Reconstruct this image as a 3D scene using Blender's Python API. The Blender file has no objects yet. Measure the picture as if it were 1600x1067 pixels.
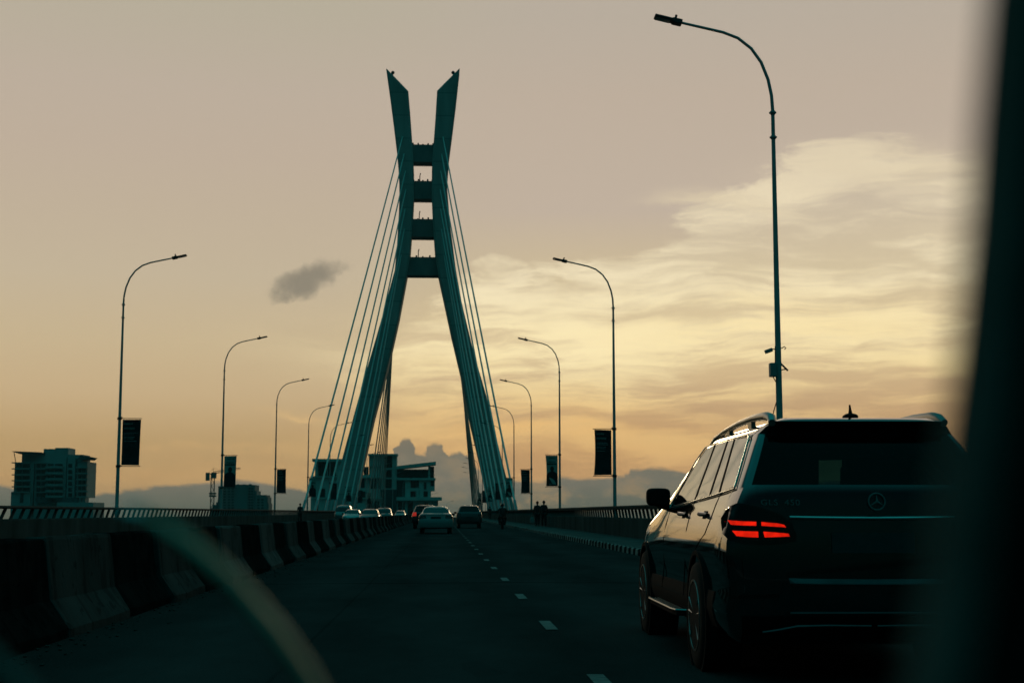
import bpy, bmesh, math, random
from mathutils import Vector, Matrix
random.seed(7)
PI = math.pi
C = bpy.context.scene.collection
scene = bpy.context.scene

# ------------------------------------------------------------------ camera numbers
CAMZ = 1.13
F = 2222.0                      # focal length in photo pixels (1600 wide)
TH = math.atan(267 / F)         # pitch up
PSI = math.atan(110 / F * math.cos(TH))   # yaw to the right
_fw = Vector((math.sin(PSI) * math.cos(TH), math.cos(PSI) * math.cos(TH), math.sin(TH)))
_rt = Vector((math.cos(PSI), -math.sin(PSI), 0))
_up = _rt.cross(_fw)

def ray(px, py):
    return (_fw * F + _rt * (px - 800) + _up * (533.5 - py)).normalized()

def at(px, py, Y):
    """where the sight line through a photo pixel meets the upright plane at distance Y"""
    d = ray(px, py)
    t = Y / d.y
    return Vector((d.x * t, Y, CAMZ + d.z * t))

def lin(*c):
    def f(v):
        v /= 255.0
        return v / 12.92 if v <= 0.04045 else ((v + 0.055) / 1.055) ** 2.4
    return tuple(f(v) for v in c) + (1.0,)

# ------------------------------------------------------------------ materials
def new_mat(name):
    m = bpy.data.materials.new(name)
    m.use_nodes = True
    return m, m.node_tree.nodes, m.node_tree.links, m.node_tree.nodes['Principled BSDF']

def mat(name, col, rough=0.6, metal=0.0, var=0.25, scale=3.0, spec=0.5, coat=0.0, bump=0.0, bscale=60.0, stretch=None, ior=1.5):
    m, N, L, b = new_mat(name)
    tc = N.new('ShaderNodeTexCoord')
    mp = N.new('ShaderNodeMapping')
    if stretch:
        mp.inputs['Scale'].default_value = stretch
    L.new(tc.outputs['Object'], mp.inputs[0])
    n = N.new('ShaderNodeTexNoise')
    n.inputs['Scale'].default_value = scale
    n.inputs['Detail'].default_value = 6
    n.inputs['Roughness'].default_value = 0.62
    L.new(mp.outputs[0], n.inputs['Vector'])
    r = N.new('ShaderNodeValToRGB')
    r.color_ramp.elements[0].position = 0.3
    r.color_ramp.elements[1].position = 0.72
    r.color_ramp.elements[0].color = tuple(c * (1 - var) for c in col[:3]) + (1,)
    r.color_ramp.elements[1].color = tuple(min(1, c * (1 + var)) for c in col[:3]) + (1,)
    L.new(n.outputs['Fac'], r.inputs[0])
    L.new(r.outputs[0], b.inputs['Base Color'])
    b.inputs['Roughness'].default_value = rough
    b.inputs['Metallic'].default_value = metal
    b.inputs['IOR'].default_value = ior
    b.inputs['Specular IOR Level'].default_value = spec
    b.inputs['Coat Weight'].default_value = coat
    b.inputs['Coat Roughness'].default_value = 0.03
    b.inputs['Coat IOR'].default_value = 1.5 if ior < 1.55 else 1.75
    if bump:
        n2 = N.new('ShaderNodeTexNoise')
        n2.inputs['Scale'].default_value = bscale
        n2.inputs['Detail'].default_value = 4
        L.new(mp.outputs[0], n2.inputs['Vector'])
        bp = N.new('ShaderNodeBump')
        bp.inputs['Strength'].default_value = bump
        bp.inputs['Distance'].default_value = 0.02
        L.new(n2.outputs['Fac'], bp.inputs['Height'])
        L.new(bp.outputs[0], b.inputs['Normal'])
    return m

def glow(name, col, strength):
    m, N, L, b = new_mat(name)
    b.inputs['Base Color'].default_value = col
    b.inputs['Emission Color'].default_value = col
    b.inputs['Emission Strength'].default_value = strength
    b.inputs['Roughness'].default_value = 0.2
    tc = N.new('ShaderNodeTexCoord'); n = N.new('ShaderNodeTexNoise'); n.inputs['Scale'].default_value = 22; n.inputs['Detail'].default_value = 2
    L.new(tc.outputs['Object'], n.inputs['Vector'])
    mr = N.new('ShaderNodeMapRange'); mr.inputs[1].default_value = .35; mr.inputs[2].default_value = .65; mr.inputs[3].default_value = strength * .62; mr.inputs[4].default_value = strength * 1.08
    L.new(n.outputs['Fac'], mr.inputs[0]); L.new(mr.outputs[0], b.inputs['Emission Strength'])
    return m

def tinted(name, tint):
    m, N, L, b = new_mat(name)
    N.remove(b)
    out = [n for n in N if n.type == 'OUTPUT_MATERIAL'][0]
    tr = N.new('ShaderNodeBsdfTransparent')
    tr.inputs[0].default_value = tint
    gl = N.new('ShaderNodeBsdfGlossy')
    gl.inputs['Roughness'].default_value = 0.02
    gl.inputs['Color'].default_value = (0.9, 0.9, 0.9, 1)
    fr = N.new('ShaderNodeMath'); fr.operation = 'MULTIPLY_ADD'
    lw = N.new('ShaderNodeLayerWeight'); lw.inputs['Blend'].default_value = 0.5
    pw = N.new('ShaderNodeMath'); pw.operation = 'POWER'; pw.inputs[1].default_value = 5.0
    L.new(lw.outputs['Facing'], pw.inputs[0]); L.new(pw.outputs[0], fr.inputs[0])
    fr.inputs[1].default_value = 0.9; fr.inputs[2].default_value = 0.012
    mx = N.new('ShaderNodeMixShader')
    L.new(fr.outputs[0], mx.inputs[0])
    L.new(tr.outputs[0], mx.inputs[1])
    L.new(gl.outputs[0], mx.inputs[2])
    L.new(mx.outputs[0], out.inputs[0])
    return m

def striped_kerb():
    """kerb stones painted black and white by turns, about half a metre each"""
    m, N, L, b = new_mat('painted_kerb')
    tc = N.new('ShaderNodeTexCoord')
    sp = N.new('ShaderNodeSeparateXYZ')
    L.new(tc.outputs['Object'], sp.inputs[0])
    mod = N.new('ShaderNodeMath'); mod.operation = 'FRACT'
    dv = N.new('ShaderNodeMath'); dv.operation = 'DIVIDE'; dv.inputs[1].default_value = 0.96
    L.new(sp.outputs['Y'], dv.inputs[0]); L.new(dv.outputs[0], mod.inputs[0])
    gt = N.new('ShaderNodeMath'); gt.operation = 'GREATER_THAN'; gt.inputs[1].default_value = 0.5
    L.new(mod.outputs[0], gt.inputs[0])
    n = N.new('ShaderNodeTexNoise'); n.inputs['Scale'].default_value = 4; n.inputs['Detail'].default_value = 8
    L.new(tc.outputs['Object'], n.inputs['Vector'])
    r = N.new('ShaderNodeValToRGB')
    r.color_ramp.elements[0].position = 0.35; r.color_ramp.elements[0].color = (0.12, 0.12, 0.11, 1)
    r.color_ramp.elements[1].position = 0.6; r.color_ramp.elements[1].color = (0.4, 0.4, 0.38, 1)
    L.new(n.outputs['Fac'], r.inputs[0])
    mx = N.new('ShaderNodeMix'); mx.data_type = 'RGBA'
    L.new(gt.outputs[0], mx.inputs[0])
    mx.inputs[6].default_value = (0.02, 0.02, 0.02, 1)
    L.new(r.outputs[0], mx.inputs[7])
    L.new(mx.outputs[2], b.inputs['Base Color'])
    b.inputs['Roughness'].default_value = 1.0
    b.inputs['Specular IOR Level'].default_value = 0.0
    return m

def overlay(m_, build):
    """multiply the base colour by a pattern made by build(nodes, links, separated coordinates, raw coordinates)"""
    N, L = m_.node_tree.nodes, m_.node_tree.links
    b = N['Principled BSDF']; src = b.inputs['Base Color'].links[0].from_socket
    tc = N.new('ShaderNodeTexCoord'); sp = N.new('ShaderNodeSeparateXYZ'); L.new(tc.outputs['Object'], sp.inputs[0])
    def mm(op, a, b_=0.0):
        n_ = N.new('ShaderNodeMath'); n_.operation = op
        for i, v in ((0, a), (1, b_)):
            if isinstance(v, (int, float)): n_.inputs[i].default_value = v
            else: L.new(v, n_.inputs[i])
        return n_.outputs[0]
    def nz(scale, stretch=(1, 1, 1), detail=5):
        mp = N.new('ShaderNodeMapping'); mp.inputs['Scale'].default_value = stretch; L.new(tc.outputs['Object'], mp.inputs[0])
        n_ = N.new('ShaderNodeTexNoise'); n_.inputs['Scale'].default_value = scale; n_.inputs['Detail'].default_value = detail; L.new(mp.outputs[0], n_.inputs['Vector'])
        return n_.outputs['Fac']
    fac = build(N, L, sp.outputs, mm, nz)
    mx = N.new('ShaderNodeMix'); mx.data_type = 'RGBA'; mx.blend_type = 'MULTIPLY'; mx.inputs[0].default_value = 1.0
    cb = N.new('ShaderNodeCombineColor')
    for i in range(3): L.new(fac, cb.inputs[i])
    L.new(src, mx.inputs[6]); L.new(cb.outputs[0], mx.inputs[7]); L.new(mx.outputs[2], b.inputs['Base Color'])
    return m_
M = {}
M['asphalt'] = mat('asphalt', (0.046, 0.047, 0.047), 1.0, var=0.28, scale=0.7, spec=0.0, bump=0.5, bscale=40, stretch=(1, 0.35, 1))
def road_wear(N, L, xyz, mm, nz):
    X, Y, Z = xyz
    wob = mm('MULTIPLY', mm('SUBTRACT', nz(.25, (1, .2, 1)), .5), .8)
    # polished wheel tracks run along every lane
    tr = mm('SINE', mm('MULTIPLY', mm('ADD', X, mm('ADD', wob, .45)), 2 * PI / 1.85))
    f = mm('ADD', .92, mm('MULTIPLY', tr, .10))
    # oil and old patches
    st = mm('GREATER_THAN', nz(.55, (1, .25, 1), 7), .60)
    f = mm('MULTIPLY', f, mm('SUBTRACT', 1.0, mm('MULTIPLY', st, .10)))
    # joints across the deck
    j = mm('LESS_THAN', mm('FRACT', mm('DIVIDE', mm('ADD', Y, mm('MULTIPLY', wob, .05)), 23.0)), .006)
    f = mm('MULTIPLY', f, mm('SUBTRACT', 1.0, mm('MULTIPLY', j, .65)))
    # a seam of sealant along the lane
    s_ = mm('LESS_THAN', mm('ABSOLUTE', mm('ADD', mm('SUBTRACT', X, -1.15), mm('MULTIPLY', wob, .25))), .018)
    return mm('MULTIPLY', f, mm('SUBTRACT', 1.0, mm('MULTIPLY', s_, .2)))
overlay(M['asphalt'], road_wear)
M['paving'] = mat('paving', (0.11, 0.11, 0.105), 1.0, var=0.35, scale=1.2, spec=0.0, bump=0.3)
M['line_paint'] = mat('line_paint', (0.21, 0.21, 0.20), 0.95, var=0.35, scale=9, spec=0.0)
M['kerb'] = striped_kerb()
M['parapet'] = mat('parapet_concrete', (0.085, 0.085, 0.08), 1.0, var=0.4, scale=0.9, spec=0.0, bump=0.3, stretch=(1, 1, 0.25))
M['rail'] = mat('rail_paint', (0.06, 0.063, 0.06), 0.95, var=0.25, scale=2, spec=0.02)
M['bar_white'] = mat('barrier_white', (0.082, 0.084, 0.082), 1.0, var=0.32, scale=1.6, spec=0.0, bump=0.35, bscale=18, stretch=(1, 1, 0.5))
M['bar_black'] = mat('barrier_black', (0.016, 0.016, 0.016), 1.0, var=0.6, scale=2.2, spec=0.0, bump=0.35, bscale=18)
def block_wear(N, L, xyz, mm, nz):
    oi = N.new('ShaderNodeObjectInfo')
    f = mm('ADD', .65, mm('MULTIPLY', oi.outputs['Random'], .6))
    chip = mm('GREATER_THAN', nz(5.5, (1, 1, 1), 8), .63)
    streak = mm('GREATER_THAN', nz(3.0, (1, 2.2, .18), 5), .58)
    f = mm('MULTIPLY', f, mm('SUBTRACT', 1.0, mm('MULTIPLY', chip, .35)))
    return mm('MULTIPLY', f, mm('SUBTRACT', 1.0, mm('MULTIPLY', streak, .28)))
overlay(M['bar_white'], block_wear); overlay(M['bar_black'], block_wear)
M['grit'] = mat('grit', (0.07, 0.065, 0.06), 1.0, var=0.5, scale=6, spec=0.0, bump=0.8, bscale=25)
M['pylon'] = mat('pylon_concrete', (0.44, 0.44, 0.41), 0.9, var=0.2, scale=0.18, spec=0.1, bump=0.2, bscale=2.5, stretch=(1.6, 1.6, 0.35))
def pour_joints(N, L, xyz, mm, nz):
    X, Y, Z = xyz
    j = mm('LESS_THAN', mm('FRACT', mm('DIVIDE', Z, 4.2)), .035)
    k = mm('ADD', .78, mm('MULTIPLY', nz(.5, (1.2, 1.2, .08), 6), .44))
    lift = mm('ADD', .93, mm('MULTIPLY', mm('FRACT', mm('MULTIPLY', mm('FLOOR', mm('DIVIDE', Z, 4.2)), .618)), .14))
    return mm('MULTIPLY', mm('MULTIPLY', k, lift), mm('SUBTRACT', 1.0, mm('MULTIPLY', j, .35)))
overlay(M['pylon'], pour_joints)
M['beam'] = mat('beam_concrete', (0.26, 0.26, 0.25), 0.9, var=0.25, scale=0.3, spec=0.1, stretch=(1.6, 1.6, 0.5))
M['cable'] = mat('cable_sheath', (0.62, 0.62, 0.58), 0.55, var=0.08, scale=0.4, spec=0.3)
M['pole'] = mat('galvanised_pole', (0.42, 0.425, 0.42), 0.5, 0.0, var=0.18, scale=2.5)
M['lamp'] = mat('lamp_housing', (0.04, 0.042, 0.045), 0.6, 0.1, var=0.2, scale=6)
M['lens'] = mat('lamp_lens', (0.35, 0.35, 0.33), 0.25, var=0.1, scale=12)
M['box'] = mat('equipment_box', (0.30, 0.31, 0.31), 0.5, var=0.12, scale=8)
M['banner_dark'] = mat('banner_dark', (0.022, 0.03, 0.036), 0.75, var=0.3, scale=3, spec=0.2)
M['banner_pale'] = mat('banner_pale', (0.42, 0.44, 0.40), 0.75, var=0.12, scale=2, spec=0.2)
M['ink'] = mat('ink_dark', (0.03, 0.035, 0.04), 0.8, var=0.2, scale=9, spec=0.1)
M['ink_pale'] = mat('ink_pale', (0.30, 0.32, 0.29), 0.8, var=0.3, scale=9, spec=0.1)
M['skin_print'] = mat('ink_brown', (0.07, 0.055, 0.045), 0.8, var=0.3, scale=9, spec=0.1)
M['villa'] = mat('white_render', (0.56, 0.57, 0.53), 0.85, var=0.12, scale=0.5, spec=0.1, stretch=(1, 1, 0.4))
M['villa_dark'] = mat('dark_parts', (0.05, 0.052, 0.055), 0.7, var=0.2, scale=0.5, spec=0.2)
M['win'] = mat('window_glass', (0.015, 0.018, 0.02), 0.12, var=0.3, scale=0.7, spec=0.4)
M['block'] = mat('tower_block', (0.36, 0.37, 0.36), 0.85, var=0.12, scale=0.12, spec=0.1)
M['block_dark'] = mat('tower_shade_tone', (0.10, 0.105, 0.11), 0.8, var=0.2, scale=0.2, spec=0.1)  # darker tower copy, recess shade put into its colour; the canopy shares it
M['far_block'] = mat('far_block', (0.20, 0.21, 0.21), 0.9, var=0.15, scale=0.08, spec=0.05)
M['crane'] = mat('crane_steel', (0.13, 0.12, 0.10), 0.7, var=0.2, scale=0.5)
M['water'] = mat('lagoon_water', (0.012, 0.02, 0.022), 0.25, var=0.3, scale=0.05, spec=0.4, bump=0.6, bscale=0.6)
M['land'] = mat('shore_ground', (0.05, 0.052, 0.04), 1.0, var=0.4, scale=0.05, spec=0.05)
# vehicles
M['black_paint'] = mat('black_paint', (0.004, 0.0045, 0.005), 0.06, 0.0, var=0.15, scale=14, spec=0.8, coat=1.0, ior=1.6)
M['silver_paint'] = mat('silver_paint', (0.33, 0.345, 0.34), 0.35, 0.25, var=0.05, scale=10, coat=0.8)
M['white_paint'] = mat('white_paint', (0.40, 0.41, 0.40), 0.35, 0.0, var=0.05, scale=8, coat=0.8)
M['grey_paint'] = mat('grey_paint', (0.055, 0.058, 0.06), 0.35, 0.2, var=0.06, scale=10, coat=0.8)
M['dark_paint'] = mat('dark_paint', (0.02, 0.022, 0.025), 0.3, 0.1, var=0.08, scale=10, coat=0.8)
M['van_paint'] = mat('van_paint', (0.11, 0.115, 0.115), 0.4, 0.0, var=0.07, scale=6, coat=0.6)
M['car_glass'] = mat('car_glass', (0.006, 0.007, 0.008), 0.03, var=0.1, scale=5, spec=0.8, coat=1.0, ior=1.6)
M['far_glass'] = mat('dark_glass', (0.010, 0.011, 0.012), 0.12, var=0.2, scale=5, spec=0.22)
M['tint'] = tinted('tinted_glass', (0.007, 0.034, 0.044, 1))
M['clear'] = tinted('clear_glass', (0.75, 0.8, 0.78, 1))
M['chrome'] = mat('chrome', (0.62, 0.62, 0.60), 0.16, 1.0, var=0.05, scale=9)
M['dull_chrome'] = mat('dull_chrome', (0.10, 0.10, 0.105), 0.3, 1.0, var=0.1, scale=9)
M['alu'] = mat('brushed_aluminium', (0.42, 0.42, 0.41), 0.35, 0.9, var=0.1, scale=20, stretch=(1, 8, 1))
M['rubber'] = mat('tyre_rubber', (0.012, 0.012, 0.012), 0.85, var=0.3, scale=12, spec=0.2)
M['plastic'] = mat('black_plastic', (0.010, 0.010, 0.011), 0.8, var=0.25, scale=18, spec=0.08)
M['seat'] = mat('seat_leather', (0.012, 0.012, 0.012), 0.7, var=0.2, scale=14, spec=0.1)
M['rim'] = mat('alloy_rim', (0.33, 0.34, 0.34), 0.32, 0.9, var=0.1, scale=12)
M['tail_lens'] = mat('tail_lens', (0.035, 0.004, 0.004), 0.08, var=0.2, scale=14, spec=0.5, coat=1.0)
M['tail_glow'] = glow('lit_tail_bar', (1.0, 0.016, 0.004, 1), 0.85)
M['tail_glow_small'] = glow('lit_tail_lamp', (1.0, 0.05, 0.03, 1), 0.35)
M['head_lens'] = mat('head_lens', (0.30, 0.31, 0.30), 0.08, var=0.15, scale=14, spec=0.5)
M['letter'] = mat('badge_metal', (0.19, 0.195, 0.19), 0.5, 0.0, var=0.1, scale=20)
M['plate'] = mat('number_plate', (0.04, 0.04, 0.042), 0.5, var=0.2, scale=12)
# people
M['skin'] = mat('dark_skin', (0.045, 0.028, 0.02), 0.6, var=0.2, scale=20)
M['hair'] = mat('black_hair', (0.008, 0.007, 0.006), 0.8, var=0.3, scale=40)
M['cloth_dark'] = mat('dark_cloth', (0.018, 0.018, 0.02), 0.9, var=0.3, scale=16)
M['cloth_black'] = mat('black_cloth', (0.01, 0.01, 0.011), 0.9, var=0.3, scale=16)
M['cloth_pale'] = mat('pale_cloth', (0.22, 0.23, 0.22), 0.9, var=0.25, scale=16)
# our own car
M['wiper'] = mat('satin_metal', (0.33, 0.36, 0.27), 0.6, 0.9, var=0.1, scale=30)
M['trim_grey'] = mat('pillar_cloth', (0.13, 0.135, 0.125), 1.0, var=0.2, scale=60, spec=0.0)
M['trim'] = mat('door_trim', (0.012, 0.0125, 0.0125), 1.0, var=0.3, scale=40, spec=0.0, bump=0.2, bscale=300)

# ------------------------------------------------------------------ mesh helpers
class MB:
    def __init__(s):
        s.v = []; s.f = []
    def add(s, vs, fs):
        o = len(s.v)
        s.v += [tuple(v) for v in vs]
        s.f += [tuple(i + o for i in f) for f in fs]
        return s
    def box(s, x0, x1, y0, y1, z0, z1, rot=None, piv=None):
        vs = [Vector((x, y, z)) for z in (z0, z1) for y in (y0, y1) for x in (x0, x1)]
        if rot is not None:
            p = piv or Vector(((x0 + x1) / 2, (y0 + y1) / 2, (z0 + z1) / 2))
            vs = [rot @ (v - p) + p for v in vs]
        return s.add(vs, [(0, 2, 3, 1), (4, 5, 7, 6), (0, 1, 5, 4), (2, 6, 7, 3), (0, 4, 6, 2), (1, 3, 7, 5)])
    def rings(s, rings, cap0=True, cap1=True, closed=True):
        n = len(rings[0]); vs = [p for r in rings for p in r]; fs = []
        for i in range(len(rings) - 1):
            for j in range(n if closed else n - 1):
                k = (j + 1) % n
                fs.append((i * n + j, i * n + k, (i + 1) * n + k, (i + 1) * n + j))
        if cap0: fs.append(tuple(reversed(range(n))))
        if cap1: fs.append(tuple(range((len(rings) - 1) * n, len(rings) * n)))
        return s.add(vs, fs)
    def tube(s, pts, rad, seg=8, flat=1.0):
        pts = [Vector(p) for p in pts]
        if not isinstance(rad, (list, tuple)): rad = [rad] * len(pts)
        rs = []; ref = None
        for i, p in enumerate(pts):
            a = pts[max(i - 1, 0)]; b = pts[min(i + 1, len(pts) - 1)]
            t = (b - a).normalized()
            if ref is None:
                ref = Vector((0, 0, 1)) if abs(t.z) < 0.9 else Vector((1, 0, 0))
            u = t.cross(ref).normalized(); w = u.cross(t).normalized(); ref = w
            rs.append([p + (u * math.cos(q) + w * math.sin(q) * flat) * rad[i] for q in [2 * PI * k / seg for k in range(seg)]])
        return s.rings(rs)
    def prism(s, poly, axis, a, b):
        """polygon extruded along axis: 'x' poly=(y,z), 'y' poly=(x,z), 'z' poly=(x,y)"""
        def P(p, t):
            return {'x': (t, p[0], p[1]), 'y': (p[0], t, p[1]), 'z': (p[0], p[1], t)}[axis]
        return s.rings([[P(p, a) for p in poly], [P(p, b) for p in poly]])
    def lathe(s, prof, axis_x0=0.0, cy=0.0, cz=0.0, seg=24):
        """profile (x, r) turned round the x axis through (cy, cz)"""
        rs = [[(axis_x0 + x, cy + r * math.cos(2 * PI * k / seg), cz + r * math.sin(2 * PI * k / seg)) for k in range(seg)] for x, r in prof]
        return s.rings(rs)
    def ball(s, c, r, seg=10, sq=(1, 1, 1)):
        rs = []
        for i in range(seg + 1):
            t = PI * i / seg
            rr = max(math.sin(t), 0.02)
            rs.append([(c[0] + r * sq[0] * rr * math.cos(2 * PI * k / seg), c[1] + r * sq[1] * rr * math.sin(2 * PI * k / seg), c[2] - r * sq[2] * math.cos(t)) for k in range(seg)])
        return s.rings(rs)
    def build(s, name, material, parent=None, smooth=False, bevel=0.0, loc=None):
        me = bpy.data.meshes.new(name)
        me.from_pydata(s.v, [], s.f)
        bm = bmesh.new(); bm.from_mesh(me)
        bmesh.ops.recalc_face_normals(bm, faces=bm.faces)
        bm.to_mesh(me); bm.free()
        o = bpy.data.objects.new(name, me)
        me.materials.append(material)
        C.objects.link(o)
        if smooth:
            me.polygons.foreach_set('use_smooth', [True] * len(me.polygons))
            me.set_sharp_from_angle(angle=math.radians(38))
        if bevel:
            md = o.modifiers.new('Bevel', 'BEVEL'); md.width = bevel; md.segments = 2; md.limit_method = 'ANGLE'
        if parent is not None: o.parent = parent
        if loc is not None: o.location = loc
        return o

def tag(o, label=None, cat=None, group=None, kind=None):
    if label: o['label'] = label
    if cat: o['category'] = cat
    if group: o['group'] = group
    if kind: o['kind'] = kind
    return o

def thing(name, label, cat, loc=(0, 0, 0), rz=0.0, group=None):
    o = bpy.data.objects.new(name, None)
    C.objects.link(o)
    o.location = loc; o.rotation_euler = (0, 0, rz)
    o.empty_display_size = 0.2
    return tag(o, label, cat, group)

KIDS = {}
def copy_tree(o, parent=None, kids=None):
    c = o.copy(); C.objects.link(c)
    if parent is not None: c.parent = parent
    for ch in list(o.children):
        copy_tree(ch, c)
    return c

ORD = ['first', 'second', 'third', 'fourth', 'fifth', 'sixth', 'seventh', 'eighth', 'ninth', 'tenth', 'eleventh', 'twelfth', 'thirteenth', 'fourteenth', 'fifteenth', 'sixteenth', 'seventeenth', 'eighteenth', 'nineteenth', 'twentieth']

_m = bpy.data.materials.new('haze_air'); _m.use_nodes = True; _n = _m.node_tree.nodes; _l = _m.node_tree.links
_n.remove(_n['Principled BSDF']); _o = [x for x in _n if x.type == 'OUTPUT_MATERIAL'][0]
_v = _n.new('ShaderNodeVolumePrincipled'); _v.inputs['Color'].default_value = (.42, .93, .95, 1); _v.inputs['Density'].default_value = 0.00014; _v.inputs['Anisotropy'].default_value = -0.25
_l.new(_v.outputs[0], _o.inputs['Volume'])
M['haze'] = _m
# ------------------------------------------------------------------ the line of the bridge: straight, then bending right and down
def cx(d): return 0.0 if d < 345 else (d - 345) ** 2 / 1500.0
def cz(d): return 0.0 if d < 345 else -(d - 345) ** 2 / 3200.0
STA = [-25 + 5 * i for i in range(65)] + [300 + 10 * i for i in range(1, 46)]
PARR, PARL, KERBR, KERBL = 7.15, -13.5, 5.2, -12.3

def strip(name, prof, m, smooth=False, sta=STA):
    """an open profile of (x, z) swept along the line of the bridge"""
    mb = MB()
    mb.rings([[(x + cx(d), d, z + cz(d)) for x, z in prof] for d in sta], False, False, closed=False)
    return mb.build(name, m, smooth=smooth)

def beam(mb, prof, sta=STA):
    mb.rings([[(x + cx(d), d, z + cz(d)) for x, z in prof] for d in sta])

tag(strip('road', [(KERBL, 0.0), (-8, 0.03), (-3.7, 0.0), (1.0, 0.02), (KERBR, 0.0)], M['asphalt'], True), kind='structure')
tag(strip('pavement', [(KERBR + 0.16, 0.178), (PARR + 0.0, 0.19)], M['paving']), kind='structure')
tag(strip('pavement', [(PARL - 0.0, 0.19), (KERBL - 0.16, 0.178)], M['paving']), kind='structure')
tag(strip('kerb', [(KERBR, -0.05), (KERBR + 0.012, 0.15), (KERBR + 0.04, 0.18), (KERBR + 0.16, 0.18)], M['kerb']), kind='structure')
tag(strip('kerb', [(KERBL - 0.16, 0.18), (KERBL - 0.04, 0.18), (KERBL - 0.012, 0.15), (KERBL, -0.05)], M['kerb']), kind='structure')
mb = MB(); beam(mb, [(-14.6, -0.05), (-14.6, -0.7), (-9, -2.6), (3, -2.6), (8.2, -0.7), (8.2, -0.05), (7.6, 0.15), (7.35, -0.06), (-13.75, -0.06), (-14.0, 0.15)])
tag(mb.build('bridge_deck', M['parapet']), kind='structure')
# broken white line between the two lanes
mb = MB()
for k in range(-2, 60):
    d = 8.86 + 4.88 * k
    z = 0.0225 + 0.004
    w = 0.058
    mb.add([(1.06 - w, d, z), (1.06 + w, d, z), (1.06 + w, d + 1.1, z), (1.06 - w, d + 1.1, z)], [(0, 1, 2, 3)])
tag(mb.build('lane_marking', M['line_paint']), kind='structure')

# grit lying along the foot of the median
mb = MB()
for k in range(420):
    d = 8 + 52 * random.random() ** 1.5
    x = -3.34 + abs(random.gauss(0, 0.22))
    r = random.uniform(0.006, 0.022)
    mb.ball((x, d, 0.012), r, 5, (1, 1.2, 0.45))
tag(mb.build('loose_grit', M['grit']), 'grit', None, None, 'stuff')

# ------------------------------------------------------------------ parapets
def parapet(X, side, label):
    t = thing('bridge_parapet', label, 'railing', (0, 0, 0), 0, 'parapets of the bridge')
    s = side
    mb = MB(); beam(mb, [(X, 0.0), (X, 0.9), (X + s * 0.06, 0.93), (X + s * 0.26, 0.93), (X + s * 0.26, 0.0)])
    mb.build('concrete_base', M['parapet'], t)
    top = 1.40 if s > 0 else 1.345
    mb = MB(); beam(mb, [(X + s * .0, 1.245), (X - s * .03, top - .05), (X + s * .0, top), (X + s * .22, top), (X + s * .25, top - .05), (X + s * .24, 1.245)])
    mb.build('top_rail', M['rail'], t, bevel=0.0)
    def bal(mb, d, o):
        x0, x1 = sorted((X + s * .09, X + s * .17))
        lean = 0.46
        vs = [(x0 + cx(d), o, .92), (x1 + cx(d), o, .92), (x1 + cx(d), o + .13, .92), (x0 + cx(d), o + .13, .92)]
        vs += [(x, y + lean, 1.25) for x, y, z in vs]
        mb.add(vs, [(3, 2, 1, 0), (4, 5, 6, 7), (0, 1, 5, 4), (1, 2, 6, 5), (2, 3, 7, 6), (3, 0, 4, 7)])
    rest = MB(); first = None
    for d in range(2, 330):
        if 40 <= d < 140:                  # the hundred that show largest
            if first is None:
                mb = MB(); bal(mb, d, 0.0); first = mb.build('leaning_baluster', M['rail'], t); o = first
            else:
                o = first.copy(); C.objects.link(o); o.parent = t
            o.location = (0, d, 0)
        else: bal(rest, d, d)
    tag(rest.build('leaning_balusters', M['rail'], t), kind='stuff')
    return t
parapet(PARR, 1, 'dark bridge railing with leaning balusters along the right pavement behind the black SUV')
parapet(PARL, -1, 'dark bridge railing with leaning balusters along the far left edge behind the median')

# ------------------------------------------------------------------ median: painted barrier blocks
def barrier_mesh(seed):
    rnd = random.Random(seed)
    prof = [(-.35, 0), (-.35, .09), (-.17, .34), (-.105, .88), (-.08, .905), (.08, .905), (.105, .88), (.17, .34), (.35, .09), (.35, 0)]
    mb = MB(); rs = []
    ys = [0, .04, .5, 1.0, 1.5, 2.0, 2.43, 2.47]
    for i, y in enumerate(ys):
        e = 0.015 if i in (0, len(ys) - 1) else 0
        rs.append([(x * (1 - e * 1.5) + rnd.uniform(-.009, .009), y, (z - (e if z > .5 else 0)) + (rnd.uniform(-.014, .010) if z > .01 else 0)) for x, z in prof])
    mb.rings(rs)
    return mb
PROTO = {}
counts = {0: 0, 1: 0}
for k in range(-3, 116):
    c = k % 2                      # 0 white, 1 black
    key = (c, (k // 2) % 3)
    n = counts[c]; counts[c] += 1
    colour = 'white' if c == 0 else 'black'
    if key not in PROTO:
        o = barrier_mesh(17 + 5 * c + key[1]).build('concrete_barrier', M['bar_white' if c == 0 else 'bar_black'])
        PROTO[key] = o
    else:
        o = PROTO[key].copy(); C.objects.link(o)
    o.location = (-3.70 + random.uniform(-.035, .035), 13.35 + 2.5 * k, 0.0)
    o.rotation_euler = (0, random.uniform(-.012, .012), random.uniform(-.012, .012))
    if n < 14:
        lab = f'{colour} painted concrete barrier block, {ORD[n]} {colour} one along the median'
    else:
        lab = f'small {colour} painted barrier block in the distant far end of the median'
    tag(o, lab, 'barrier', f'{colour} barrier blocks of the median')

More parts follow.
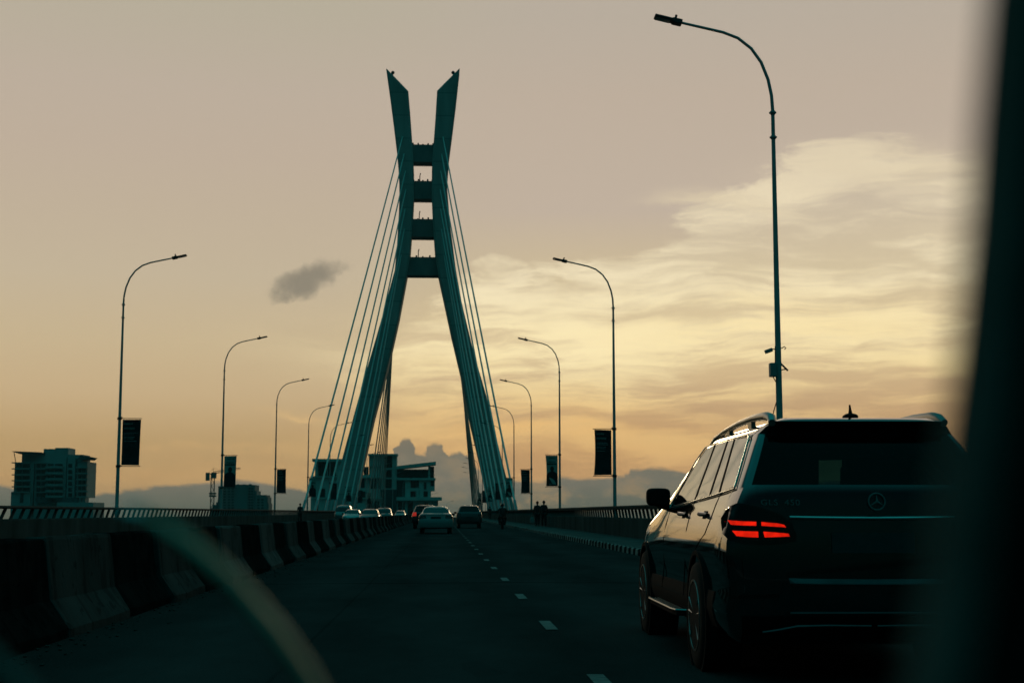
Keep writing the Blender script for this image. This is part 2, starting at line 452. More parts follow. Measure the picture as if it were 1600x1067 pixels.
# ------------------------------------------------------------------ street lamps
LAMP0 = 31.0; LSTEP = 29.0
def lamp_d(i): return LAMP0 if i == 0 else 62.0 + LSTEP * (i - 1)
def make_lamp(name, label, group):
    t = thing(name, label, 'street lamp', (0, 0, 0), 0, group)
    H = 10.15
    mb = MB()
    mb.tube([(0, 0, -0.25), (0, 0, 5), (0, 0, H)], [.088, .066, .042], 12)
    mb.build('pole', M['pole'], t, True)
    mb = MB()
    pts = [(0, 0, H - .02), (-.02, 0, H + .35), (-.09, 0, H + .72), (-.24, 0, H + 1.12), (-.46, 0, H + 1.44), (-.76, 0, H + 1.68), (-1.1, 0, H + 1.81), (-1.55, 0, H + 1.91), (-2.1, 0, H + 2.03)]
    mb.tube(pts, [.040, .038, .037, .036, .035, .034, .033, .032, .03], 10)
    mb.build('arm', M['pole'], t, True)
    for z in (H - .05, H - .62):
        mb = MB()
        mb.tube([(0, 0, z - .04), (0, 0, z - .013), (0, 0, z - .012), (0, 0, z + .012), (0, 0, z + .013), (0, 0, z + .04)], [.058, .058, .085, .085, .058, .058], 12)
        mb.build('joint_collar', M['pole'], t)
    hd = MB(); r = Matrix.Rotation(math.radians(13), 3, 'Y')
    piv = Vector((-2.1, 0, H + 2.03))
    hd.box(-2.27, -2.04, -.11, .11, H + 1.965, H + 2.085, r, piv)
    hd.box(-2.68, -2.25, -.13, .13, H + 1.995, H + 2.06, r, piv)
    h = hd.build('lamp_head', M['lamp'], t, bevel=.02)
    mb = MB(); mb.box(-2.65, -2.32, -.10, .10, H + 1.984, H + 1.996, r, piv)
    mb.build('lens', M['lens'], h)
    mb = MB(); mb.tube([piv + r @ Vector((-.10, 0, .05)), piv + r @ Vector((-.10, 0, .15))], .028, 8)
    mb.build('photocell', M['lamp'], h)
    return t
lamp0 = make_lamp('street_lamp', '', 'street lamps along the bridge')
n = 0
for i in range(0, 17):
    d = lamp_d(i)
    for side in (1, -1):
        if side < 0 and i == 0: continue
        o = lamp0 if n == 0 else copy_tree(lamp0)
        n += 1
        X = (7.53 if side > 0 else -13.88) + cx(d) - (.10 if i == 0 else 0)
        o.location = (X, d, cz(d))
        o.rotation_euler = (0, 0, 0 if side > 0 else PI)
        k = i if side > 0 else i - 1
        if i == 0:
            lab = 'nearest tall curved street lamp, rising above the black SUV, a box on its pole'
        elif i < 6:
            lab = f'curved street lamp on the bridge, {ORD[k]} from the camera along the {"right" if side > 0 else "left"}'
        else:
            lab = f'small distant curved street lamp, {ORD[k]} from the camera along the {"right" if side > 0 else "left"}'
        tag(o, lab)

# things strapped to the nearest pole
def at_pole(px, py):
    return at(px, py, LAMP0)
t = thing('camera_unit', 'small grey equipment box with camera arm strapped to the nearest lamp pole', 'equipment box', at_pole(1219, 590))
o0 = t.location.copy()
def loc(px, py, dy=0.0):
    p = at_pole(px, py) - o0
    return Vector((p.x, p.y + dy, p.z))
mb = MB(); a, b = loc(1202.5, 588.5), loc(1212.5, 567.5)
mb.rings([[(x, y, z) for x, y in [(a.x, -.08), (a.x + .03, -.12), (b.x - .03, -.12), (b.x, -.08), (b.x, .08), (b.x - .03, .12), (a.x + .03, .12), (a.x, .08)]] for z in (a.z, a.z + .01, b.z - .01, b.z)])
mb.build('box', M['box'], t, bevel=.01)
mb = MB(); mb.tube([loc(1211.5, 567), loc(1211.5, 541)], .016, 6); mb.tube([loc(1212, 546), loc(1206, 545)], .014, 6)
mb.tube([loc(1211, 580), loc(1218, 580)], .025, 6); mb.tube([loc(1212, 556), loc(1217, 556)], .014, 6)
mb.build('bracket', M['lamp'], t)
mb = MB(); r = Matrix.Rotation(math.radians(-20), 3, 'Y')
p = loc(1201, 548); mb.box(p.x - .085, p.x + .085, -.05, .05, p.z - .045, p.z + .04, r)
mb.build('camera_head', M['box'], t, bevel=.012)
mb = MB(); mb.tube([loc(1219, 567), loc(1231, 579)], .022, 6); mb.tube([loc(1219, 578), loc(1230, 576.5)], .014, 6)
mb.tube([loc(1219, 545), loc(1226, 541.5), loc(1228, 543), loc(1226, 546)], .012, 6)
mb.build('side_bracket', M['lamp'], t)
mb = MB(); mb.tube([loc(1208, 589), loc(1212, 596), loc(1216, 601), loc(1215, 622), loc(1209, 642), loc(1204, 665)], .011, 6)
mb.build('hanging_wire', M['plastic'], t, True)

# ------------------------------------------------------------------ banners on the lamp posts
def banner_cloth(flip, seed):
    """cloth between x 0.11 and 0.9 (towards the road), z 0..1.95, with a slight belly and a curl at the free edge"""
    rnd = random.Random(seed); mb = MB(); nu, nv = 7, 10
    a1, a2 = rnd.uniform(-.05, .05), rnd.uniform(.02, .07)
    def P(i, j, off):
        u, v = i / nu, j / nv
        x = .13 + .76 * u - .05 * math.sin(PI * v) * u * (1 if seed % 2 else .4) + .03 * (v - .5) * u * (1 if seed % 3 else -1)
        y = .06 * math.sin(PI * v) * (.3 + u) + a1 * u + off
        return (-x, y, 1.95 * v + .03 * u * (1 if v > .5 else -1) * (.6 - .2 * (seed % 3)))
    fr = [P(i, j, -.006) for j in range(nv + 1) for i in range(nu + 1)]
    bk = [P(i, j, .006) for j in range(nv + 1) for i in range(nu + 1)]
    n = nu + 1; off = len(fr); fs = []
    for j in range(nv):
        for i in range(nu):
            q = (j * n + i, j * n + i + 1, (j + 1) * n + i + 1, (j + 1) * n + i)
            fs += [q, tuple(k + off for k in reversed(q))]
    edge = [i for i in range(n)] + [j * n + nu for j in range(1, nv + 1)] + [nv * n + i for i in range(nu - 1, -1, -1)] + [j * n for j in range(nv - 1, 0, -1)]
    for a, b in zip(edge, edge[1:] + edge[:1]):
        fs.append((a, b, b + off, a + off))
    mb.add(fr + bk, fs)
    def Q(u, v, lift=.012):            # a point of the printed face (towards the camera)
        p = P(u * nu, v * nv, -.006 - lift)
        return p
    return mb, Q
def ink(mb, Q, u0, u1, v0, v1, lift=.004, n=3):
    ps = [Q(u0 + (u1 - u0) * i / n, v0, lift) for i in range(n + 1)] + [Q(u0 + (u1 - u0) * i / n, v1, lift) for i in range(n, -1, -1)]
    m = 2 * n + 2
    mb.add(ps, [(i, i + 1, m - 2 - i, m - 1 - i) for i in range(n)])
def letters(mb, Q, u0, u1, v0, v1, rnd, lift=.004):
    u = u0
    while u < u1:
        w = rnd.uniform(.02, .05)
        ink(mb, Q, u, min(u + w, u1), v0 + rnd.uniform(0, .2) * (v1 - v0), v1 - rnd.uniform(0, .15) * (v1 - v0), lift, 1)
        u += w + rnd.uniform(.008, .02) + (rnd.random() < .15) * .03
def make_banner(portrait, right, seed, label):
    t = thing('street_banner', label, 'banner', (0, 0, 0), 0, 'banners on the lamp posts')
    rnd = random.Random(seed)
    mb, Q0 = banner_cloth(False, seed)
    # the printed face turns to the camera on both sides of the road: mirror the x of the left hand ones
    sx = 1 if right else -1
    def Q(u, v, lift=.004):
        uu = (1 - u) if right else u
        p = Q0(uu, v, lift)
        return (p[0] * sx, p[1], p[2])
    mb.v = [(x * sx, y, z) for x, y, z in mb.v]
    mb.build('cloth', M['banner_pale' if portrait else 'banner_dark'], t, True)
    for z in (2.0, -.05):
        mb = MB()
        mb.tube([(0, 0, z), (-sx * .95, 0, z)], .018, 6)
        mb.tube([(-sx * .0, 0, z - .05), (-sx * .0, 0, z + .05)], .10, 10)
        mb.tube([(-sx * .02, 0, z + .12), (-sx * .16, 0, z)], .012, 6)
        mb.build('bracket', M['lamp'], t)
    mb = MB()
    for u in (.08, .92):
        ink(mb, Q, u - .035, u + .035, .945, .972, .005)
    mb.build('eyelets', M['line_paint'], t)
    if portrait:
        mb = MB()
        letters(mb, Q, .22, .82, .885, .925, rnd)
        letters(mb, Q, .18, .78, .76, .81, rnd); letters(mb, Q, .08, .88, .69, .745, rnd)
        letters(mb, Q, .08, .88, .69, .745, rnd, .005)
        mb.build('lettering', M['ink'], t)
        mb = MB()
        body = [(.02, .0), (.98, .0), (.98, .36), (.9, .42), (.72, .47), (.62, .49), (.38, .49), (.28, .47), (.1, .42), (.02, .36)]
        ps = [Q(u, v, .005) for u, v in body]; mb.add(ps, [tuple(range(len(ps)))])
        mb.build('printed_suit', M['ink'], t)
        mb = MB()
        head = [(.5 + .17 * math.cos(2 * PI * k / 14), .565 + .085 * math.sin(2 * PI * k / 14)) for k in range(14)]
        ps = [Q(u, v, .007) for u, v in head]; mb.add(ps, [tuple(range(len(ps)))])
        mb.build('printed_head', M['skin_print'], t)
        mb = MB(); letters(mb, Q, .25, .75, .05, .085, rnd, .008)
        mb.build('footer_lettering', M['ink_pale'], t)
    else:
        mb = MB()
        letters(mb, Q, .08, .58, .885, .925, rnd)
        mb.build('heading', M['ink_pale'], t)
        mb = MB(); letters(mb, Q, .1, .68, .785, .83, rnd)
        mb.build('heading', M['ink_pale'], t)
        mb = MB()
        for v in (.70, .665, .61, .575, .52):
            letters(mb, Q, .1, rnd.uniform(.6, .85), v, v + .014, rnd)
        mb.build('small_print', M['pole'], t)
    return t
bn = 0
for i in range(1, 9):
    d = lamp_d(i)
    for side in (1, -1):
        portrait = i % 2 == 0
        sd = 'right' if side > 0 else 'left'
        k = ORD[(i - 1) // 2]
        if portrait:
            lab = f'pale banner with printed head and shoulders portrait, {k} such banner along the {sd} lamps'
        else:
            lab = f'dark text banner on a {sd} lamp post, {k} dark one along the {sd}'
        t = make_banner(portrait, side > 0, i * 2 + (side > 0), lab)
        X = (7.53 if side > 0 else -13.88)
        z = {(1, -1): 3.15, (1, 1): 2.76, (2, 1): 2.80, (2, -1): 2.72}.get((i, side), 2.75)
        t.location = (X + cx(d), d, z)
        bn += 1

# ------------------------------------------------------------------ the pylon
PY = 250.0
def interp(poly, y):
    for (x0, y0), (x1, y1) in zip(poly, poly[1:]):
        if y0 <= y <= y1:
            return x0 + (x1 - x0) * (y - y0) / (y1 - y0)
    return poly[0][0] if y < poly[0][1] else poly[-1][0]
L_out = [(604, 113), (610.5, 160), (617, 212), (621.5, 250), (624.3, 285), (624.6, 312), (623.5, 345), (621, 385), (617.5, 425), (606, 468), (594, 512), (572.4, 585), (556, 644), (539, 707), (523, 770), (515, 803)]
L_in = [(638.5, 147), (642.5, 197), (644.5, 229), (646.6, 258), (647, 311), (645.4, 345), (641, 404), (636.5, 433), (623.6, 502), (606, 579), (586, 652), (564.6, 746), (552, 803)]
R_out = [(718, 113), (713, 160), (707.5, 205), (701.5, 251), (698.5, 293), (698.5, 322), (702, 350), (706, 375), (711.5, 421), (721, 475), (739.6, 553), (759.3, 620), (779, 703), (802, 793), (805, 803)]
R_in = [(683, 147), (680, 197), (677.4, 229.5), (675, 258), (674.6, 311), (676, 345), (680, 404), (685, 433), (706, 530), (722, 597), (732, 652), (751.4, 734), (764, 789), (767, 803)]
pyl = thing('bridge_pylon', 'tall concrete bridge pylon with two flared legs and four cross beams', 'pylon', (-3.0, PY, 0))
def leg(out, inn, sgn):
    mb = MB(); rs = []
    levels = [113, 121, 134, 147, 165, 185, 212, 229, 250, 270, 293, 311, 330, 345, 360, 385, 404, 425, 433, 450, 475, 500, 530, 560, 590, 620, 652, 690, 720, 746, 775, 803]
    for y in levels:
        xo = interp(out, y)
        if y < 147:
            tt = (y - 113) / 34.0
            xi = out[0][0] + (inn[0][0] - out[0][0]) * tt - sgn * 0.8
        else:
            xi = interp(inn, y)
        po, pi_ = at(xo, y, PY), at(xi, y, PY)
        dep = 2.0 + 1.2 * (y - 113) / 690
        if abs(po.x - pi_.x) < .05: pi_.x = po.x - sgn * .05
        a, b = sorted((po.x, pi_.x)); ch = min(.35, (b - a) * .2)
        z = po.z
        rs.append([(a, PY - dep + ch, z), (a + ch, PY - dep, z), (b - ch, PY - dep, z), (b, PY - dep + ch, z), (b, PY + dep - ch, z), (b - ch, PY + dep, z), (a + ch, PY + dep, z), (a, PY + dep - ch, z)])
    last = rs[-1]
    for zz, dx in ((-4.0, 1.2), (-9.5, 2.8)):
        rs.append([(x + sgn * dx, y, zz) for x, y, z in last])
    mb.rings(rs)
    mb.v = [(x + 3.0, y - PY, z) for x, y, z in mb.v]
    o = mb.build('leg', M['pylon'], pyl)
    return o
leg(L_out, L_in, -1); leg(R_out, R_in, 1)
for y0, y1 in [(229.5, 257), (286, 314), (345, 373), (404, 432.5)]:
    a, b = at(interp(L_in, (y0 + y1) / 2) - 3, y0, PY), at(interp(R_in, (y0 + y1) / 2) + 3, y1, PY)
    mb = MB(); mb.box(a.x + 3, b.x + 3, -1.6, 1.6, b.z, a.z)
    o = mb.build('cross_beam', M['beam'], pyl)
    mb = MB()
    for f in (.08, .3, .5, .72, .93):
        x = a.x + 3 + (b.x - a.x) * f
        h = random.uniform(.15, .4)
        mb.box(x - .14, x + .14, -1.4, -1.1, a.z, a.z + h)
    if y0 > 240:
        x = a.x + 3 + (b.x - a.x) * .36
        mb.tube([(x, -1.2, a.z), (x, -1.2, a.z + 1.0), (x + .12, -1.2, a.z + 1.5)], .09, 6)
    mb.build('lightning_rod', M['lamp'], o)
for px in (613.8, 708):
    a = at(px, 124, PY); b = at(px, 114, PY)
    mb = MB(); mb.tube([(a.x + 3, 0, a.z - .6), (b.x + 3, 0, b.z)], .09, 6); mb.ball((b.x + 3, 0, b.z), .33, 8)
    mb.build('warning_light', M['lamp'], pyl)
    
# ------------------------------------------------------------------ stay cables
topL = [(629.4, 218.8), (632, 245.5), (634, 272), (634.7, 300.6), (633.6, 331), (632.4, 362), (627.6, 402)]
topR = [(692, 219), (690, 246), (688.6, 272), (687.7, 301), (688.3, 331), (689.4, 362), (693.5, 402)]
for far in (0, 1):
    for side, tops in ((-1, topL), (1, topR)):
        for k, (px, py) in enumerate(tops):
            p = at(px, py, PY)
            y_front = 2.0 + 1.2 * (py - 113) / 690
            d = (143 + 14.0 * k) if not far else (345 - 13.0 * k)
            X = (7.62 if side > 0 else -13.95)
            a = Vector((p.x, PY + (-y_front + .1 if not far else y_front - .1), p.z))
            b = Vector((X + cx(d), d, .6 + cz(d)))
            mb = MB()
            mid = (a + b) / 2 - Vector((0, 0, .25))
            o = mb.tube([a - b, (a - b) * .75 - Vector((0, 0, .2)), mid - b, (a - b) * .25 - Vector((0, 0, .2)), (0, 0, 0)], .112, 8).build('stay_cable', M['cable'], None, True)
            o.location = b
            mb = MB(); u = (a - b).normalized(); mb.tube([u * -.6, u * 3.2], .16, 8); mb.build('anchor_pipe', M['box'], o)
            sd = 'left' if side < 0 else 'right'
            nf = 'near' if not far else 'far'
            tag(o, f'pale stay cable from {sd} leg to {nf} deck edge, {ORD[k]} from the topmost', 'cable', 'stay cables of the pylon')
# ------------------------------------------------------------------ vehicles
class Shell:
    """car body as stacked plan outlines; local x to the right, y forward from the rear bumper, z up"""
    FR = [0, .25, .5, .68, .8, .88, .93, .96, .985, 1.0]
    def __init__(s, levels, zf0=.55, zf1=.8, nside=10, drear=.40, dfront=.8, nr=3.4):
        s.lv = levels; s.nr = nr; s.dr = drear; s.df = dfront; s.ns = nside
        s.L = max(l[3] for l in levels); s.zf0 = zf0 * s.L; s.zf1 = zf1 * s.L
    def par(s, z):
        lv = s.lv
        if z <= lv[0][0]: return lv[0]
        for a, b in zip(lv, lv[1:]):
            if a[0] <= z <= b[0]:
                t = (z - a[0]) / (b[0] - a[0])
                return tuple(p + (q - p) * t for p, q in zip(a, b))
        return lv[-1]
    @staticmethod
    def bow(f, n): return 1 - (1 - min(f, 1) ** n) ** (1 / n)
    def rear_y(s, x, z):
        _, w, yr, yf, zf = s.par(z)
        return yr + s.dr * min(w, 1) * s.bow(abs(x) / w, s.nr)
    def pt_side(s, y, z, sgn=-1):
        w = s.par(z)[1]
        return Vector((sgn * w, y, z))
    def pt_rear(s, x, z): return Vector((x, s.rear_y(x, z), z))
    def outline(s, l):
        z, w, yr, yf, zf = l
        dr = s.dr * min(w, 1); df = min(s.df * min(w, 1), (yf - yr) * .4)
        pts = [(w * f, yr + dr * s.bow(f, s.nr)) for f in s.FR]
        y0, y1 = yr + dr, yf - df
        for i in range(1, s.ns):
            pts.append((w, y0 + (y1 - y0) * i / s.ns))
        pts += [(w * f, yf - df * s.bow(f, 2.6)) for f in reversed(s.FR)]
        out = []
        for x, y in pts:
            t = min(1, max(0, (y - s.zf0) / (s.zf1 - s.zf0))); t = t * t * (3 - 2 * t)
            out.append((x, y, z + (zf - z) * t))
        return out
    def grid(s):
        g = []
        for l in s.lv:
            h = s.outline(l)
            g.append(h + [(-x, y, z) for x, y, z in reversed(h[1:-1])])
        return g
    def faces(s, rear_rows=(), rear_f=.9, front_rows=(), front_f=.92):
        """split the quads into body, rear window and windscreen"""
        g = s.grid(); n = len(g[0]); nh = len(s.outline(s.lv[0])); nf = len(s.FR)
        V = [p for r in g for p in r]
        sets = {'body': [], 'rear': [], 'front': []}
        kr = max(i for i, f in enumerate(s.FR) if f <= rear_f); kf = max(i for i, f in enumerate(s.FR) if f <= front_f)
        for i in range(len(g) - 1):
            for j in range(n):
                k = (j + 1) % n
                hj = j if j < nh else n - j; hk = k if k < nh else n - k
                m = max(hj, hk); lo = min(hj, hk)
                key = 'body'
                if i in rear_rows and m <= kr: key = 'rear'
                elif i in front_rows and lo >= nh - 1 - kf: key = 'front'
                sets[key].append((i * n + j, i * n + k, (i + 1) * n + k, (i + 1) * n + j))
        sets['body'].append(tuple(range((len(g) - 1) * n, len(g) * n)))
        sets['body'].append(tuple(reversed(range(n))))
        def mb(key):
            m = MB(); used = {}
            for f in sets[key]:
                for v in f:
                    if v not in used: used[v] = len(m.v); m.v.append(V[v])
                m.f.append(tuple(used[v] for v in f))
            return m
        return mb('body'), mb('rear'), mb('front')

def panel(mb, top, bot, surf, off=.008, back=.01, nu=10, nv=6):
    """a plate lying on a surface; top and bottom are polylines of surface coordinates"""
    def along(pl, t):
        n = len(pl) - 1; q = min(int(t * n), n - 1); r = t * n - q
        return (pl[q][0] + (pl[q + 1][0] - pl[q][0]) * r, pl[q][1] + (pl[q + 1][1] - pl[q][1]) * r)
    F_, B_ = [], []
    for j in range(nv + 1):
        for i in range(nu + 1):
            a, b = along(top, i / nu), along(bot, i / nu); t = j / nv
            u, v = a[0] + (b[0] - a[0]) * t, a[1] + (b[1] - a[1]) * t
            p = surf(u, v); e = .004
            nrm = (surf(u + e, v) - surf(u - e, v)).cross(surf(u, v + e) - surf(u, v - e)).normalized()
            if nrm.dot(p - Vector((0, p.y if abs(p.x) > .3 and surf.side else 2.2, p.z))) < 0: nrm = -nrm
            F_.append(p + nrm * off); B_.append(p - nrm * back)
    n = nu + 1; o = len(F_); fs = []
    for j in range(nv):
        for i in range(nu):
            q = (j * n + i, j * n + i + 1, (j + 1) * n + i + 1, (j + 1) * n + i)
            fs.append(q)
    edge = list(range(n)) + [j * n + nu for j in range(1, nv + 1)] + [nv * n + i for i in range(nu - 1, -1, -1)] + [j * n for j in range(nv - 1, 0, -1)]
    for a, b in zip(edge, edge[1:] + edge[:1]): fs.append((a, b, b + o, a + o))
    mb.add(F_ + B_, fs)

def side_surf(sh, sgn):
    f = lambda y, z: sh.pt_side(y, z, sgn)
    class S:
        side = True
        def __call__(s, a, b): return f(a, b)
    return S()
def rear_surf(sh):
    class S:
        side = False
        def __call__(s, a, b): return sh.pt_rear(a, b)
    return S()

def add_wheel(root, x, y, r, wdt, sgn, spokes=5, fine=True):
    seg = 28 if fine else 16
    h = wdt / 2
    mb = MB()
    mb.lathe([(-h, r * .64), (-h, r * .80), (-h * .93, r * .93), (-h * .72, r * .995), (0, r), (h * .72, r * .995), (h * .93, r * .93), (h, r * .80), (h, r * .64)], 0, 0, 0, seg)
    w = thing('wheel', None, None); w.parent = root; w.location = (x, y, r)
    mb.build('tyre', M['rubber'], w, True)
    mb = MB(); o = sgn * h
    mb.lathe([(o * .95, r * .66), (o * 1.03, r * .655), (o * 1.03, r * .62), (o * .8, r * .60), (o * .2, r * .57), (o * .15, r * .1)], 0, 0, 0, seg)
    for k in range(spokes):
        a = 2 * PI * k / spokes + .3
        for da in (-.11, .11):
            p0 = Vector((o * .78, 0, 0)); d = Vector((0, math.cos(a + da), math.sin(a + da)))
            d2 = Vector((0, math.cos(a + da * 1.9), math.sin(a + da * 1.9)))
            mb.tube([p0 + d * r * .08, Vector((o * .9, 0, 0)) + d2 * r * .62], [r * .07, r * .055], 6, .6)
    mb.lathe([(o * .5, r * .16), (o * .86, r * .15), (o * .9, r * .06)], 0, 0, 0, 12)
    mb.build('rim', M['rim'], w, True)
    return w

def simple_car(name, label, cat, P, loc, rz, group=None):
    root = thing(name, label, cat, loc, rz, group)
    sh = Shell(P['levels'], drear=P.get('dr', .35), dfront=P.get('df', .7))
    L = sh.L; off = Vector((0, -L / 2, 0))
    b, r, f = sh.faces(P['rear_rows'], P.get('rear_f', .9), P['front_rows'], .94)
    objs = [b.build('body', M[P['paint']], root, True), r.build('rear_window', M['far_glass'], root, True), f.build('windscreen', M['far_glass'], root, True)]
    for sgn in (-1, 1):
        for top, bot in P['windows']:
            mb = MB(); panel(mb, top, bot, side_surf(sh, sgn), .006)
            objs.append(mb.build('side_window', M['far_glass'], root, True))
        mb = MB(); panel(mb, P['lamp'][0] if sgn > 0 else [(-x, z) for x, z in P['lamp'][0]], P['lamp'][1] if sgn > 0 else [(-x, z) for x, z in P['lamp'][1]], rear_surf(sh), .012)
        lit = P.get('lit') and sgn < 0
        objs.append(mb.build('tail_lamp', M['tail_glow_small' if lit else 'tail_lens'], root, True))
        # headlamp on the front corner
        zf = P['head'][0]; w = sh.par(zf)[1]; yf = sh.par(zf)[3]; df = sh.df * min(w, 1)
        mb = MB(); rs = []
        for fr in (.55, .7, .85, .95):
            y = yf - df * Shell.bow(fr, 2.6)
            rs.append([(sgn * w * fr, y + .012, zf - P['head'][1]), (sgn * w * fr, y + .02, zf), (sgn * w * fr, y - .02, zf + P['head'][1]), (sgn * w * fr, y - .1, zf)])
        mb.rings(rs); objs.append(mb.build('headlight', M['head_lens'], root, True))
        mx, my, mz = P['mirror']
        mb = MB(); mb.ball((sgn * (mx + .09), my, mz), 1, 10, (.11, .07, .075)); mb.tube([(sgn * (mx - .08), my + .02, mz - .07), (sgn * (mx + .06), my, mz - .04)], .025, 6)
        objs.append(mb.build('wing_mirror', M[P['paint']] if P.get('mirror_paint') else M['plastic'], root, True))
        for y in P['axles']:
            mb = MB(); wx = sh.par(P['rad'])[1]
            mb.lathe([(-.12, P['rad'] * 1.17), (.004, P['rad'] * 1.17), (.004, P['rad'] * .3)], sgn * wx if sgn > 0 else 0, y, P['rad'] + .01, 20)
            if sgn < 0: mb.v = [(-wx - x, yy, zz) for x, yy, zz in mb.v]
            objs.append(mb.build('wheel_arch', M['plastic'], root, True))
            objs.append(add_wheel(root, sgn * (wx - .10), y, P['rad'], .22, sgn, 5, False))
    mb = MB(); mb.box(-.27, .27, sh.rear_y(0, P['plate']) - .02, sh.rear_y(0, P['plate']) + .04, P['plate'] - .06, P['plate'] + .06)
    objs.append(mb.build('number_plate', M['plate'], root))
    mb = MB(); w0 = sh.par(.3)[1]; mb.box(-w0 * .8, w0 * .8, sh.rear_y(0, .34) - .015, sh.rear_y(0, .34) + .3, .31, .44)
    objs.append(mb.build('lower_bumper', M['plastic'], root, bevel=.02))
    for o in objs: o.location = Vector(o.location) + off
    return root

SEDAN = dict(paint='silver_paint', levels=[(.30, .78, .16, 4.70, .26), (.36, .88, .05, 4.78, .34), (.50, .915, .01, 4.82, .45), (.66, .92, .0, 4.82, .56), (.80, .915, .03, 4.78, .66), (.95, .885, .07, 4.62, .76), (1.05, .83, .07, 4.3, .86), (1.09, .77, .20, 3.55, .96), (1.10, .75, .58, 3.42, .99), (1.24, .69, .92, 3.0, 1.24), (1.38, .60, 1.28, 2.62, 1.38), (1.44, .50, 1.5, 2.35, 1.44), (1.468, .30, 1.75, 2.15, 1.468)],
    rear_rows=(8, 9), front_rows=(8, 9), rear_f=.95, axles=(.98, 3.82), rad=.33, plate=.86, head=(.66, .06), mirror=(.83, 3.05, 1.02),
    windows=[([(2.15, 1.37), (2.85, 1.25)], [(2.1, 1.11), (3.3, 1.07)]), ([(1.35, 1.35), (2.07, 1.38)], [(1.0, 1.12), (2.02, 1.11)])],
    lamp=([(.52, .98), (.86, .95)], [(.48, .83), (.90, .80)]))
HATCH = dict(paint='dark_paint', levels=[(.32, .78, .16, 4.50, .28), (.40, .89, .05, 4.56, .36), (.55, .93, .0, 4.60, .5), (.75, .935, .0, 4.6, .66), (.92, .925, .04, 4.55, .8), (1.05, .90, .07, 4.4, .92), (1.13, .86, .09, 4.1, 1.0), (1.17, .82, .12, 3.55, 1.08), (1.32, .76, .22, 3.2, 1.32), (1.50, .69, .36, 2.8, 1.5), (1.58, .62, .36, 2.5, 1.58), (1.63, .48, .55, 2.3, 1.63), (1.65, .3, .8, 2.0, 1.65)],
    rear_rows=(7, 8), front_rows=(7, 8), axles=(.85, 3.55), rad=.36, plate=.78, head=(.82, .07), mirror=(.88, 3.0, 1.12),
    windows=[([(1.9, 1.5), (2.6, 1.45)], [(1.85, 1.19), (3.1, 1.16)]), ([(.95, 1.5), (1.82, 1.5)], [(.7, 1.2), (1.77, 1.19)])],
    lamp=([(.62, 1.15), (.84, 1.13)], [(.60, .9), (.90, .88)]))
VAN = dict(paint='van_paint', levels=[(.24, .82, .1, 4.6, .24), (.36, .90, .03, 4.66, .36), (.6, .93, .0, 4.7, .58), (.9, .935, .0, 4.66, .84), (1.1, .92, .02, 4.45, 1.02), (1.2, .90, .03, 4.1, 1.15), (1.26, .885, .05, 3.95, 1.22), (1.5, .83, .10, 3.6, 1.5), (1.75, .77, .18, 3.2, 1.75), (1.88, .70, .24, 2.95, 1.88), (1.94, .55, .4, 2.7, 1.94), (1.96, .3, .7, 2.3, 1.96)],
    rear_rows=(6, 7), front_rows=(6, 7), axles=(.8, 3.75), rad=.34, plate=.8, head=(.88, .09), mirror=(.9, 3.4, 1.2),
    windows=[([(2.5, 1.74), (3.0, 1.7)], [(2.45, 1.28), (3.6, 1.26)]), ([(1.4, 1.74), (2.42, 1.74)], [(1.38, 1.28), (2.38, 1.28)]), ([(.4, 1.74), (1.32, 1.74)], [(.35, 1.28), (1.3, 1.28)])],
    lamp=([(.78, 1.2), (.88, 1.2)], [(.78, .8), (.9, .8)]))
def with_(P, **k):
    q = dict(P); q.update(k); return q

simple_car('sedan_car', 'silver sedan seen from behind, driving ahead in the camera\'s lane', 'car', with_(SEDAN, mirror_paint=False), (-.30, 77.4, 0), 0)
simple_car('sport_utility_car', 'dark grey hatchback driving ahead in the right lane beside the silver sedan', 'car', with_(HATCH, paint='grey_paint'), (1.98, 105, 0), 0)
simple_car('sport_utility_car', 'dark hatchback with a lit red tail lamp, half hidden behind the silver sedan', 'car', with_(HATCH, lit=True), (-1.12, 101, 0), 0)
og = 'oncoming cars beyond the median'
simple_car('passenger_van', 'tall grey oncoming van, leftmost of the vehicles beyond the median', 'van', VAN, (-11.2, 165, 0.0), PI, og)
simple_car('sedan_car', 'white oncoming sedan with pale bonnet just above the median beside the van', 'car', with_(SEDAN, paint='white_paint'), (-8.9, 144, 0.0), PI, og)
simple_car('sedan_car', 'grey oncoming car in the middle of the row beyond the median', 'car', with_(SEDAN, paint='grey_paint'), (-6.45, 130, 0.0), PI, og)
simple_car('sport_utility_car', 'dark tall oncoming car behind the grey one beyond the median', 'car', with_(HATCH, paint='dark_paint'), (-6.3, 157, 0.0), PI, og)
simple_car('sedan_car', 'farthest small pale oncoming car, rightmost of the row beyond the median', 'car', with_(SEDAN, paint='white_paint'), (-6.9, 240, 0.0), PI, og)

